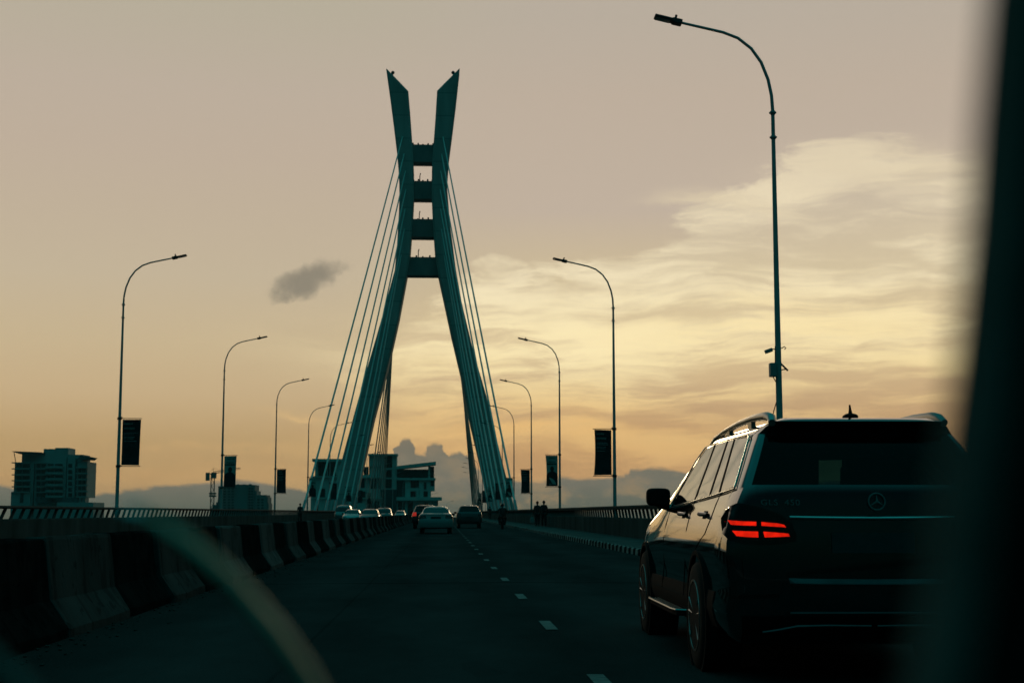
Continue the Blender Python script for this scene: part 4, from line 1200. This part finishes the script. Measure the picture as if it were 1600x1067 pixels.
# curved glass apartment block far left
BY = 620.0
bo, bb = facade(BY)
A = thing('apartment_block', 'nine storey pale apartment block with rows of balconies at the far left', 'building', (bo.x, BY, 0))
ax = lambda u: u / 7.11
ay = lambda v: 680 + v / 7.11
def abox(mb, u0, v0, u1, v1, d0=0, d1=16): return bb(mb, ax(u0), ay(v0), ax(u1), ay(v1), d0, d1)
gA = (800 + 10 * F / BY - 680) * 7.11
mb = MB()
abox(mb, 165, 300, 345, gA, 0, 18); abox(mb, 390, 235, 700, gA, 1, 18); abox(mb, 745, 250, 800, gA, 1, 18); abox(mb, 850, 290, 945, 690, 2, 18); abox(mb, 850, 250, 900, 300, 2, 16)
abox(mb, 230, 190, 480, 300, 2, 16); abox(mb, 472, 148, 600, 240, 2, 14); abox(mb, 600, 136, 742, 240, 2, 14); abox(mb, 742, 212, 905, 262, 2, 15)
abox(mb, 135, 630, 330, gA, -1.5, 16)
mb.build('wall', M['block'], A)
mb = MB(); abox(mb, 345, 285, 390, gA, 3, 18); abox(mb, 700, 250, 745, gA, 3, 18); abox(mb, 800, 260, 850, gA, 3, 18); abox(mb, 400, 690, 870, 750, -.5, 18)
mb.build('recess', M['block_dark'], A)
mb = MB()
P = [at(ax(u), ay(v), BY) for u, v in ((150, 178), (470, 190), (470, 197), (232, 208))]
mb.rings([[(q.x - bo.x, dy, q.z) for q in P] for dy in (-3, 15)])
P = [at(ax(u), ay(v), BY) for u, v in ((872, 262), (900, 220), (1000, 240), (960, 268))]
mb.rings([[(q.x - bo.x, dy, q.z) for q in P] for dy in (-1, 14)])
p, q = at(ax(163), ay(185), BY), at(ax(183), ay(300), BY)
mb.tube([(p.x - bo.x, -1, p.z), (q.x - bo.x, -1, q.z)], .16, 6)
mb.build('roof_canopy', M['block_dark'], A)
for k, v in enumerate((305, 372, 438, 503, 570, 630)):
    for r_ in ((146, v - 5, 345, v + 6, -2.2, 1), (392, v - 3, 520, v + 5, -1.2, 2), (850, v + 46, 985, v + 58, -1.5, 3)):
        mb = MB(); abox(mb, *r_); mb.build('balcony', M['block'], A)
    mb = MB()
    # the bowed balconies in the middle
    p = [at(ax(u), ay(v + 42), BY) for u in (505, 540, 600, 660, 700)]; dep = (-.6, -3.0, -4.2, -3.2, -.8)
    z0, z1 = at(ax(600), ay(v + 62), BY).z, at(ax(600), ay(v + 38), BY).z
    ring = [(a.x - bo.x, d_) for a, d_ in zip(p, dep)] + [(p[-1].x - bo.x, 2), (p[0].x - bo.x, 2)]
    mb.rings([[(x, y, z) for x, y in ring] for z in (z0, z1)])
    mb.build('balcony', M['block'], A)
    for u0, u1 in ((185, 240), (252, 330), (400, 440), (455, 500), (525, 590), (605, 690), (752, 794), (858, 890), (900, 938)):
        if u0 > 850 and v > 600: continue
        top = v + 10 if u0 < 850 else v + 60
        mb = MB(); abox(mb, u0, top, u1, top + (44 if u0 < 500 or u0 > 700 else 26), -.08 if u0 < 390 else .9 if u0 < 850 else 1.9, 1.5 if u0 < 850 else 2.5)
        mb.build('window', M['win'], A)
mb = MB(); abox(mb, 235, 640, 270, 750, -1.6, 0); mb.build('window', M['win'], A)
mb = MB()
for u in (880, 925): abox(mb, u - 10, 690, u + 10, gA, 0, 4)
mb.build('column', M['block'], A)
mb = MB(); abox(mb, 660, 745, 1050, gA, -4, 16); mb.build('podium', M['block'], A)

# stepped block under construction, and its crane
DY = 900.0
do, db = facade(DY)
D = thing('stepped_block', 'distant stepped dark tower block behind the left lamps, beside a crane', 'building', (do.x, DY, 0))
dx = lambda u: 320 + u / 9.7
dyy = lambda v: 700 + v / 9.7
def dbox(mb, u0, v0, u1, v1, d0=0, d1=22): return db(mb, dx(u0), dyy(v0), dx(u1), dyy(v1), d0, d1)
gD = (800 + 10 * F / DY - 700) * 9.7
mb = MB()
dbox(mb, 205, 575, 470, gD, 0); dbox(mb, 470, 552, 640, gD, -2); dbox(mb, 640, 555, 742, gD, 1); dbox(mb, 742, 645, 770, gD, 1); dbox(mb, 770, 708, 918, gD, 2); dbox(mb, 918, 740, 938, gD, 3); dbox(mb, 938, 835, 952, gD, 3)
mb.build('wall', M['far_block'], D)
for v in range(600, 930, 42):
    for u0, u1 in ((230, 262), (285, 317), (350, 382), (405, 437), (660, 690), (700, 728), (790, 825), (850, 885)):
        if u0 > 780 and v < 730: continue
        mb = MB(); dbox(mb, u0, v, u1, v + 24, -.12 if u0 < 640 else .9 if u0 < 780 else 1.9, 2.5)
        mb.build('window', M['win'], D)
mb = MB(); dbox(mb, 560, 545, 600, 556, 3, 8); dbox(mb, 655, 540, 690, 556, 4, 8); dbox(mb, 480, 540, 500, 553, 4, 6)
mb.build('plant_room', M['far_block'], D)
LB = thing('low_block', 'low distant building with stepped roof left of the crane mast', 'building', (do.x, DY + 10, 0))
mb = MB(); dbox(mb, 55, 905, 110, gD, 0, 10); dbox(mb, 70, 855, 130, gD, 2, 12); dbox(mb, 118, 815, 170, gD, 4, 14); dbox(mb, 135, 778, 215, gD, 6, 16)
mb.build('wall', M['far_block'], LB)
for u, v in ((85, 880), (150, 830), (185, 800), (185, 850), (150, 880)):
    mb = MB(); dbox(mb, u - 9, v, u + 9, v + 18, -.1 if u < 100 else 3.9, 6.5); mb.build('window', M['win'], LB)
K = thing('tower_crane', 'thin tower crane with long jib beside the distant stepped block', 'crane', (do.x, DY - 6, 0))
def kp(u, v, y=0): 
    p = at(dx(u), dyy(v), DY); return Vector((p.x - do.x, y, p.z))
mb = MB()
zt, zb = kp(143, 390).z, -9.0
x0 = kp(143, 500).x; hw = 1.05
for sx_ in (-1, 1):
    for sy in (-1, 1): mb.tube([(x0 + sx_ * hw, sy * hw, zb), (x0 + sx_ * hw, sy * hw, zt)], .15, 5)
z = zb; fl = 1
while z < zt - 2:
    for sy in (-1, 1):
        mb.tube([(x0 - hw * fl, sy * hw, z), (x0 + hw * fl, sy * hw, z + 2.2)], .09, 4); mb.tube([(x0 - hw, sy * hw, z), (x0 + hw, sy * hw, z)], .09, 4)
    for sx_ in (-1, 1): mb.tube([(x0 + sx_ * hw, -hw * fl, z), (x0 + sx_ * hw, hw * fl, z + 2.2)], .09, 4)
    z += 2.2; fl = -fl
mb.build('mast', M['crane'], K)
mb = MB(); a, b_ = kp(150, 392), kp(560, 318)
for off in (Vector((0, -.7, 0)), Vector((0, .7, 0)), Vector((0, 0, 1.3))): mb.tube([a + off, b_ + off * .6], [.15, .10], 5)
for k in range(24):
    p = a + (b_ - a) * (k / 24); q = a + (b_ - a) * ((k + .5) / 24); r_ = a + (b_ - a) * ((k + 1) / 24)
    mb.tube([p + Vector((0, -.7, 0)), q + Vector((0, 0, 1.2)), r_ + Vector((0, .7, 0))], .07, 4)
mb.build('jib', M['crane'], K)
mb = MB(); a = kp(68, 385); mb.tube([kp(150, 396), a], .28, 5); mb.tube([kp(150, 388), kp(150, 310)], .13, 5); mb.tube([kp(150, 312), kp(75, 380)], .06, 4); mb.tube([kp(150, 312), kp(360, 355)], .06, 4); mb.tube([kp(150, 312), kp(163, 320)], .1, 4)
mb.build('counter_jib', M['crane'], K)
mb = MB(); mb.box(a.x - 1.1, a.x + 1.2, -1, 1, a.z - 4.6, a.z + .4); mb.build('counterweight', M['far_block'], K)
mb = MB(); p = kp(160, 408); mb.box(p.x - 1.4, p.x + 1.6, -1.2, .9, p.z - 2.2, p.z + 1.5); mb.build('cab', M['crane'], K, bevel=.2)
mb = MB()
for v in (688, 725): p = kp(143, v); mb.box(p.x - 2.0, p.x + 2.0, -1.6, 1.6, p.z - .5, p.z + .5)
mb.build('mast_collar', M['crane'], K)

# ------------------------------------------------------------------ water and the far shore
mb = MB(); S = 1700
mb.add([(-S, -60, -9.2), (S, -60, -9.2), (S, 2000, -9.2), (-S, 2000, -9.2)], [(0, 1, 2, 3)])
tag(mb.build('water', M['water']), kind='structure')
mb = MB()
shore = [(-1600, 560), (-700, 575), (-320, 590), (-160, 560), (-70, 500), (-20, 505), (14, 512), (60, 540), (170, 620), (420, 760), (900, 1100), (1500, 1400), (1500, 1900), (-1600, 1900)]
mb.rings([[(x, y, -9.6) for x, y in shore], [(x, y + 3, -8.6) for x, y in shore]])
tag(mb.build('ground', M['land']), kind='structure')

# ------------------------------------------------------------------ the window pillar of the car the picture is taken from
NY = .21
W = thing('car_window_pillar', 'out of focus dark window pillar of the car the picture is taken from, at the right edge', 'car pillar', (0.08, NY, 0))
def near(px, py, Y=NY):
    p = at(px, py, Y); return Vector((p.x - .08, p.y - NY, p.z))
edge = [(1596, -330), (1576, -120), (1564, 0), (1550, 160), (1538, 330), (1520, 500), (1497, 680), (1476, 840), (1450, 1000), (1434, 1090), (1410, 1250), (1375, 1500)]
mb = MB(); rs = []
for x, y in edge:
    p = near(x, y)
    rs.append([(p.x, p.y, p.z), (p.x + .0008, p.y - .004, p.z), (p.x + .0062, p.y - .004, p.z), (p.x + .0072, p.y + .001, p.z), (p.x + .0065, p.y + .012, p.z), (p.x + .001, p.y + .010, p.z)])
mb.rings(rs)
mb.build('edge_trim', M['trim_grey'], W, True)
mb = MB(); rs = []
for x, y in edge:
    p = near(x, y)
    rs.append([(p.x + .0074, p.y - .006, p.z), (p.x + .03, p.y - .03, p.z), (p.x + .06, p.y - .03, p.z), (p.x + .08, p.y + .02, p.z), (p.x + .05, p.y + .05, p.z), (p.x + .0074, p.y + .02, p.z)])
mb.rings(rs)
mb.build('pillar', M['trim'], W, True)
mb = MB(); p = near(1375, 1500)
mb.box(-.03, .14, -.4, .25, .45, p.z + .005)
mb.build('door_top', M['trim'], W, bevel=.02)
# two wiper blades raised across the glass, far out of focus
WY = .42
for lab, pts, w0 in (('long blurred pale wiper blade sweeping across the lower left of the view', [(190, 795), (222, 800), (290, 845), (370, 915), (430, 985), (476, 1050), (520, 1130), (570, 1230)], .0042),
                 ('faint blurred wiper blade cutting the bottom left corner of the view', [(-170, 925), (-105, 960), (-40, 1002), (18, 1052), (75, 1115), (130, 1190), (190, 1290)], .0042)):
    P_ = [at(x, y, WY) for x, y in pts]
    base = P_[-1]
    w_ = thing('windscreen_wiper', lab, 'wiper', base, 0, 'windscreen wipers')
    mb = MB(); mb.tube([q - base for q in P_[1:]], [w0 * .45] + [w0] * (len(P_) - 2), 10, .6)
    mb.build('arm', M['wiper' if 'long' in lab else 'trim_grey'], w_, True)
    mb = MB(); mb.tube([P_[0] - base, P_[1] - base], [w0 * .25, w0 * .4], 8)
    mb.build('blade_tip', M['chrome'], w_, True)

# ------------------------------------------------------------------ the damp evening air
mb = MB(); mb.box(-1760, 1760, -80, 2060, -12, 105)
tag(mb.build('haze', M['haze']), kind='stuff')
# ------------------------------------------------------------------ sky
world = bpy.data.worlds.new('World'); scene.world = world
world.use_nodes = True
NT = world.node_tree; N = NT.nodes; L = NT.links
for n_ in list(N): N.remove(n_)
out = N.new('ShaderNodeOutputWorld'); bg = N.new('ShaderNodeBackground')
L.new(bg.outputs[0], out.inputs[0])

def sock(n_, i, v):
    if isinstance(v, (int, float)): n_.inputs[i].default_value = v
    else: L.new(v, n_.inputs[i])
def m(op, a, b=0.0, c=None, clamp=False):
    n_ = N.new('ShaderNodeMath'); n_.operation = op; n_.use_clamp = clamp
    sock(n_, 0, a); sock(n_, 1, b)
    if c is not None: sock(n_, 2, c)
    return n_.outputs[0]
def sstep(x, a, b):
    n_ = N.new('ShaderNodeMapRange'); n_.interpolation_type = 'SMOOTHSTEP'
    sock(n_, 0, x); sock(n_, 1, a); sock(n_, 2, b); sock(n_, 3, 0.0); sock(n_, 4, 1.0)
    return n_.outputs[0]
def mixc(f, a, b):
    n_ = N.new('ShaderNodeMix'); n_.data_type = 'RGBA'; n_.clamp_factor = True
    sock(n_, 0, f)
    for i, v in ((6, a), (7, b)):
        if isinstance(v, tuple): n_.inputs[i].default_value = v
        else: L.new(v, n_.inputs[i])
    return n_.outputs[2]
def ramp(x, stops, interp='LINEAR'):
    n_ = N.new('ShaderNodeValToRGB'); cr = n_.color_ramp; cr.interpolation = interp
    stops = sorted(stops, key=lambda s_: s_[0])
    while len(cr.elements) < len(stops): cr.elements.new(0.5)
    for e, (p, c) in zip(cr.elements, stops): e.position = p
    for e, (p, c) in zip(cr.elements, stops):
        e.position = p; e.color = c if isinstance(c, tuple) else (c, c, c, 1)
    L.new(x, n_.inputs[0])
    return n_.outputs[0]
def noise(vec, scale, detail=6, rough=.55, dist=0.0):
    n_ = N.new('ShaderNodeTexNoise'); n_.inputs['Scale'].default_value = scale; n_.inputs['Detail'].default_value = detail
    n_.inputs['Roughness'].default_value = rough; n_.inputs['Distortion'].default_value = dist
    L.new(vec, n_.inputs['Vector'])
    return n_.outputs['Fac']
def comb(x, y, z=0.0):
    n_ = N.new('ShaderNodeCombineXYZ'); sock(n_, 0, x); sock(n_, 1, y); sock(n_, 2, z); return n_.outputs[0]

tc = N.new('ShaderNodeTexCoord')
sp = N.new('ShaderNodeSeparateXYZ'); L.new(tc.outputs['Generated'], sp.inputs[0])
dX, dY, dZ = sp.outputs
AZ = m('ARCTAN2', dX, dY)                                  # 0 straight down the road, + to the right
EL = m('ARCSINE', m('MINIMUM', m('MAXIMUM', dZ, -1.0), 1.0))
def ae(px, py):
    d = ray(px, py); return math.atan2(d.x, d.y), math.asin(d.z)
EMAX = math.radians(30)
def e01(py, px=690): return max(0.0, min(1.0, ae(px, py)[1] / EMAX))
E01 = m('DIVIDE', EL, EMAX, clamp=True)
AMIN, AMAX = math.radians(-30), math.radians(34)
def a01(px, py=600): return max(0, min(1, (ae(px, py)[0] - AMIN) / (AMAX - AMIN)))
A01 = m('DIVIDE', m('SUBTRACT', AZ, AMIN), AMAX - AMIN, clamp=True)

Pdir = comb(m('MULTIPLY', AZ, 1.0), EL)
# clear sky, left and right
left = ramp(E01, [(e01(800), lin(160, 138, 100)), (e01(745), lin(196, 160, 108)), (e01(690), lin(200, 167, 116)), (e01(620), lin(203, 177, 135)), (e01(540), lin(200, 180, 143)), (e01(440), lin(194, 179, 151)), (e01(350), lin(190, 175, 151)), (e01(250), lin(187, 172, 152)), (e01(150), lin(184, 171, 153)), (e01(20), lin(178, 170, 150))])
right = ramp(E01, [(e01(800), lin(170, 140, 95)), (e01(740), lin(210, 166, 112)), (e01(660), lin(216, 176, 120)), (e01(560), lin(220, 192, 138)), (e01(440), lin(204, 186, 148)), (e01(330), lin(190, 175, 156)), (e01(150), lin(185, 171, 153)), (e01(20), lin(179, 169, 153))])
sky = mixc(sstep(AZ, ae(480, 600)[0], ae(900, 600)[0]), left, right)

# high thin cloud lit from below, filling the right half
warp = noise(comb(m('MULTIPLY', AZ, 3.0), m('MULTIPLY', EL, 6.0), 3.1), 2.4, 4, .5)
warp2 = noise(comb(m('MULTIPLY', AZ, 3.0), m('MULTIPLY', EL, 6.0), 9.7), 2.4, 4, .5)
# streaks sink to the right: shear the elevation with azimuth
u_ = m('ADD', AZ, m('MULTIPLY', m('SUBTRACT', warp, .5), .12))
v_ = m('ADD', m('SUBTRACT', EL, m('MULTIPLY', AZ, .02)), m('MULTIPLY', m('SUBTRACT', warp2, .5), .035))
streak = noise(comb(m('MULTIPLY', u_, 4.6), m('MULTIPLY', v_, 30.0), 1.7), 1.0, 9, .58, .0)
streak2 = noise(comb(m('MULTIPLY', u_, 9.0), m('MULTIPLY', v_, 70.0), 5.2), 1.0, 9, .62, .0)
puff = noise(comb(m('MULTIPLY', u_, 17.0), m('MULTIPLY', v_, 40.0), 7.2), 1.0, 9, .62, .0)
edge = [(300, 690), (430, 660), (500, 640), (560, 560), (620, 500), (680, 455), (740, 425), (800, 408), (860, 398), (920, 385), (1000, 362), (1060, 335), (1120, 305), (1180, 268), (1240, 232), (1320, 208), (1420, 205), (1520, 218), (1700, 230)]
top_el = ramp(A01, [(0.0, 0.0)] + [(a01(x, y), ae(x, y)[1] / EMAX) for x, y in edge] + [(1.0, .55)])
ragged = m('ADD', m('MULTIPLY', m('SUBTRACT', puff, .5), .20), m('MULTIPLY', m('SUBTRACT', streak, .5), .12))
d_edge = m('SUBTRACT', m('ADD', top_el, ragged), E01)
cover = m('MULTIPLY', sstep(d_edge, -.004, .034), m('ADD', .76, m('MULTIPLY', sstep(m('ADD', m('MULTIPLY', streak, .5), m('MULTIPLY', puff, .5)), .36, .62), .24)))
cover = m('MULTIPLY', cover, m('ADD', .22, m('MULTIPLY', sstep(AZ, ae(500, 600)[0], ae(720, 600)[0]), .78)))
bright = ramp(E01, [(e01(790), lin(222, 176, 120)), (e01(700), lin(236, 192, 126)), (e01(640), lin(238, 204, 142)), (e01(580), lin(245, 221, 162)), (e01(520), lin(248, 232, 184)), (e01(430), lin(239, 225, 187)), (e01(330), lin(230, 216, 182)), (e01(220), lin(214, 200, 171)), (e01(100), lin(190, 176, 156))])
dark = ramp(E01, [(e01(790), lin(190, 148, 100)), (e01(700), lin(206, 162, 110)), (e01(640), lin(198, 164, 122)), (e01(580), lin(207, 180, 138)), (e01(500), lin(214, 194, 154)), (e01(430), lin(211, 195, 160)), (e01(330), lin(201, 187, 161)), (e01(220), lin(188, 174, 154)), (e01(100), lin(184, 171, 153))])
ccol = mixc(sstep(m('ADD', m('MULTIPLY', streak, .5), m('MULTIPLY', streak2, .5)), .42, .58), dark, bright)
sky = mixc(cover, sky, ccol)

# a loose wisp drifting off the upper edge
wx = noise(comb(m('MULTIPLY', AZ, 26.0), m('MULTIPLY', EL, 90.0), 3.0), 1.0, 6, .6)
def wisp(px, py, sx_, sy_, slope, bend):
    a0, e0 = ae(px, py)
    x = m('DIVIDE', m('SUBTRACT', AZ, a0), sx_ / F)
    y = m('DIVIDE', m('SUBTRACT', m('ADD', m('SUBTRACT', EL, m('MULTIPLY', m('SUBTRACT', AZ, a0), slope)), m('MULTIPLY', m('SUBTRACT', wx, .5), .022)), e0), sy_ / F)
    y = m('ADD', y, m('MULTIPLY', m('MULTIPLY', x, x), bend))
    return m('MULTIPLY', m('POWER', 2.718, m('MULTIPLY', m('ADD', m('MULTIPLY', x, x), m('MULTIPLY', y, y)), -1.0)), sstep(wx, .25, .6))
sky = mixc(m('MULTIPLY', wisp(1085, 304, 70, 9, -.05, .8), .75), sky, lin(214, 199, 168))
sky = mixc(m('MULTIPLY', wisp(1190, 322, 75, 12, -.30, .3), .6), sky, lin(218, 203, 170))
sky = mixc(m('MULTIPLY', wisp(475, 655, 55, 7, -.22, .1), .7), sky, lin(226, 190, 132))
sky = mixc(m('MULTIPLY', wisp(560, 690, 60, 7, .05, .1), .4), sky, lin(226, 186, 124))
sky = mixc(m('MULTIPLY', wisp(690, 610, 60, 9, .0, .3), .6), sky, lin(186, 156, 116))
sky = mixc(m('MULTIPLY', wisp(1420, 262, 190, 34, -.05, .2), .45), sky, lin(218, 203, 170))
# the brightest bands, where the sun stands behind the cloud
def blob(px, py, sx_, sy_):
    a0, e0 = ae(px, py)
    x = m('DIVIDE', m('SUBTRACT', u_, a0), sx_ / F); y = m('DIVIDE', m('SUBTRACT', m('ADD', EL, m('MULTIPLY', m('SUBTRACT', warp2, .5), .03)), e0), sy_ / F)
    return m('POWER', 2.718, m('MULTIPLY', m('ADD', m('MULTIPLY', x, x), m('MULTIPLY', y, y)), -1.0))
gl = m('MULTIPLY', blob(900, 548, 330, 46), m('ADD', .25, m('MULTIPLY', sstep(streak2, .36, .60), .75)))
sky = mixc(m('MULTIPLY', gl, .9), sky, lin(255, 238, 186))
gl2 = m('MULTIPLY', blob(1240, 520, 260, 60), m('ADD', .1, m('MULTIPLY', sstep(streak2, .42, .62), .6)))
sky = mixc(gl2, sky, lin(250, 228, 170))
gl3 = m('MULTIPLY', blob(840, 672, 190, 26), m('ADD', .1, m('MULTIPLY', sstep(streak, .40, .60), .6)))
sky = mixc(gl3, sky, lin(244, 194, 120))
gl4 = m('MULTIPLY', blob(640, 672, 120, 14), .5)
sky = mixc(gl4, sky, lin(238, 200, 134))
# a small loose grey cloud standing alone at the left
a0, e0 = ae(478, 440)
wob = noise(comb(m('MULTIPLY', AZ, 60.0), m('MULTIPLY', EL, 60.0), 2.0), 1.0, 6, .6)
wob2 = noise(comb(m('MULTIPLY', AZ, 60.0), m('MULTIPLY', EL, 60.0), 12.0), 1.0, 6, .6)
xx = m('ADD', m('DIVIDE', m('SUBTRACT', AZ, a0), 52 / F), m('MULTIPLY', m('SUBTRACT', wob, .5), 1.5))
yy = m('ADD', m('DIVIDE', m('SUBTRACT', m('SUBTRACT', EL, m('MULTIPLY', m('SUBTRACT', AZ, a0), .35)), e0), 23 / F), m('MULTIPLY', m('SUBTRACT', wob2, .5), 2.0))
rr = m('ADD', m('MULTIPLY', xx, xx), m('MULTIPLY', yy, yy))
sky = mixc(m('MULTIPLY', m('SUBTRACT', 1.0, sstep(rr, .1, 1.9)), .88), sky, lin(134, 127, 111))

# heaped cloud along the horizon
ridge = [(-140, 760), (0, 755), (60, 768), (138, 772), (216, 760), (260, 757), (315, 753), (375, 747), (420, 754), (480, 766), (540, 770), (590, 745), (612, 716), (622, 690), (627, 681), (640, 680), (649, 684), (653, 720), (660, 712), (667, 696), (680, 690), (694, 691), (699, 712), (706, 708), (718, 704), (728, 709), (736, 724), (800, 750), (840, 750), (880, 742), (925, 746), (975, 742), (990, 731), (1030, 728), (1062, 734), (1200, 752), (1400, 748), (1600, 755)]
cr0 = a01(-200); 
rw = noise(comb(m('MULTIPLY', AZ, 150.0), m('MULTIPLY', EL, 150.0), 4.0), 1.0, 5, .55)
rw2 = noise(comb(m('MULTIPLY', AZ, 60.0), m('MULTIPLY', EL, 110.0), 6.0), 1.0, 7, .6)
Aw = m('ADD', A01, m('MULTIPLY', m('SUBTRACT', rw, .5), .011))
half = len(ridge) // 2
K_ = 8.0     # the ridge stays low: spread its height over the ramp
H1 = ramp(Aw, [(a01(x, y), e01(y, x) * K_ / 2) for x, y in ridge[:half + 1]])
H2 = ramp(Aw, [(a01(x, y), e01(y, x) * K_ / 2) for x, y in ridge[half:]])
isr = m('GREATER_THAN', Aw, a01(*ridge[half]))
Hn = N.new('ShaderNodeMix'); Hn.data_type = 'FLOAT'; L.new(isr, Hn.inputs[0]); L.new(H1, Hn.inputs[2]); L.new(H2, Hn.inputs[3])
H = m('DIVIDE', Hn.outputs[0], K_ / 2)
dd = m('SUBTRACT', m('ADD', H, m('MULTIPLY', m('SUBTRACT', rw2, .5), .016)), E01)
cum = sstep(dd, -.0015, .0055)
low = ramp(E01, [(0.0, lin(98, 102, 88)), (e01(780), lin(112, 112, 97)), (e01(755), lin(128, 122, 106)), (e01(720), lin(138, 128, 108)), (e01(680), lin(140, 127, 106))])
lumps = noise(comb(m('MULTIPLY', AZ, 34.0), m('MULTIPLY', EL, 60.0), 8.0), 1.0, 7, .58)
low2 = mixc(m('MULTIPLY', sstep(lumps, .44, .66), m('MULTIPLY', sstep(AZ, ae(560, 700)[0], ae(860, 700)[0]), .60)), low, lin(170, 143, 104))
low2 = mixc(m('MULTIPLY', sstep(lumps, .56, .36), .35), low2, lin(106, 106, 94))
sky = mixc(cum, sky, low2)

# beyond the picture the dome is a made-up dim teal, tuned for the foreground light, plus faint Nishita sky
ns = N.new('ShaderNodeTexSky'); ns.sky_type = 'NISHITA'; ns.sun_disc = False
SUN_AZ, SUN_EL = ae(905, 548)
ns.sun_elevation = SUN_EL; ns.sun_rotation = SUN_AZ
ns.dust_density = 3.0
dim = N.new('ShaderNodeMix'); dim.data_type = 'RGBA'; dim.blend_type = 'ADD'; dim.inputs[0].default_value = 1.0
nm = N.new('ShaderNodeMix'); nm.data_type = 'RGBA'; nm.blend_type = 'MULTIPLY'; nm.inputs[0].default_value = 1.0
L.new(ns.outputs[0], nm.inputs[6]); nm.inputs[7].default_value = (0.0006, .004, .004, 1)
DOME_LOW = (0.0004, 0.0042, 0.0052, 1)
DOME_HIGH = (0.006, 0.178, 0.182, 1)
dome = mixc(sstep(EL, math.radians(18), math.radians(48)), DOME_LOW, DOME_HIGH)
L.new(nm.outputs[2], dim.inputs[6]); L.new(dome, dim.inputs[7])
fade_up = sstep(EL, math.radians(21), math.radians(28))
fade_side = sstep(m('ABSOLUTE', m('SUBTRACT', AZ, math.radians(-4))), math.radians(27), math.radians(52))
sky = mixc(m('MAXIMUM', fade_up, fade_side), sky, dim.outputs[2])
sky = mixc(sstep(EL, -.004, -.03), sky, lin(40, 52, 48))
tn = N.new('ShaderNodeMix'); tn.data_type = 'RGBA'; tn.blend_type = 'MULTIPLY'; tn.inputs[0].default_value = 1.0
L.new(sky, tn.inputs[6]); tn.inputs[7].default_value = (1.015, .995, 1.01, 1)
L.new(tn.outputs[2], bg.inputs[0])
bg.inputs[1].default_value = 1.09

sun = bpy.data.lights.new('sun', 'SUN'); sun.energy = 0.3; sun.angle = math.radians(10); sun.color = (1.0, .74, .42)
so = bpy.data.objects.new('sun', sun); C.objects.link(so)
sd = Vector((math.sin(SUN_AZ) * math.cos(SUN_EL), math.cos(SUN_AZ) * math.cos(SUN_EL), math.sin(SUN_EL)))
so.rotation_euler = sd.to_track_quat('Z', 'Y').to_euler()

# ------------------------------------------------------------------ camera
cam = bpy.data.cameras.new('camera'); co = bpy.data.objects.new('camera', cam); C.objects.link(co)
cam.sensor_width = 36.0; cam.lens = F / 1600 * 36.0
cam.clip_start = .02; cam.clip_end = 20000
co.location = (0, 0, CAMZ); co.rotation_euler = (PI / 2 + TH, 0, -PSI)
cam.dof.use_dof = True; cam.dof.focus_distance = 16.0; cam.dof.aperture_fstop = 5.6
scene.camera = co
scene.view_settings.view_transform = 'Standard'; scene.view_settings.look = 'None'
scene.view_settings.exposure = 0.0; scene.view_settings.gamma = 1.0; scene.view_settings.use_curve_mapping = False
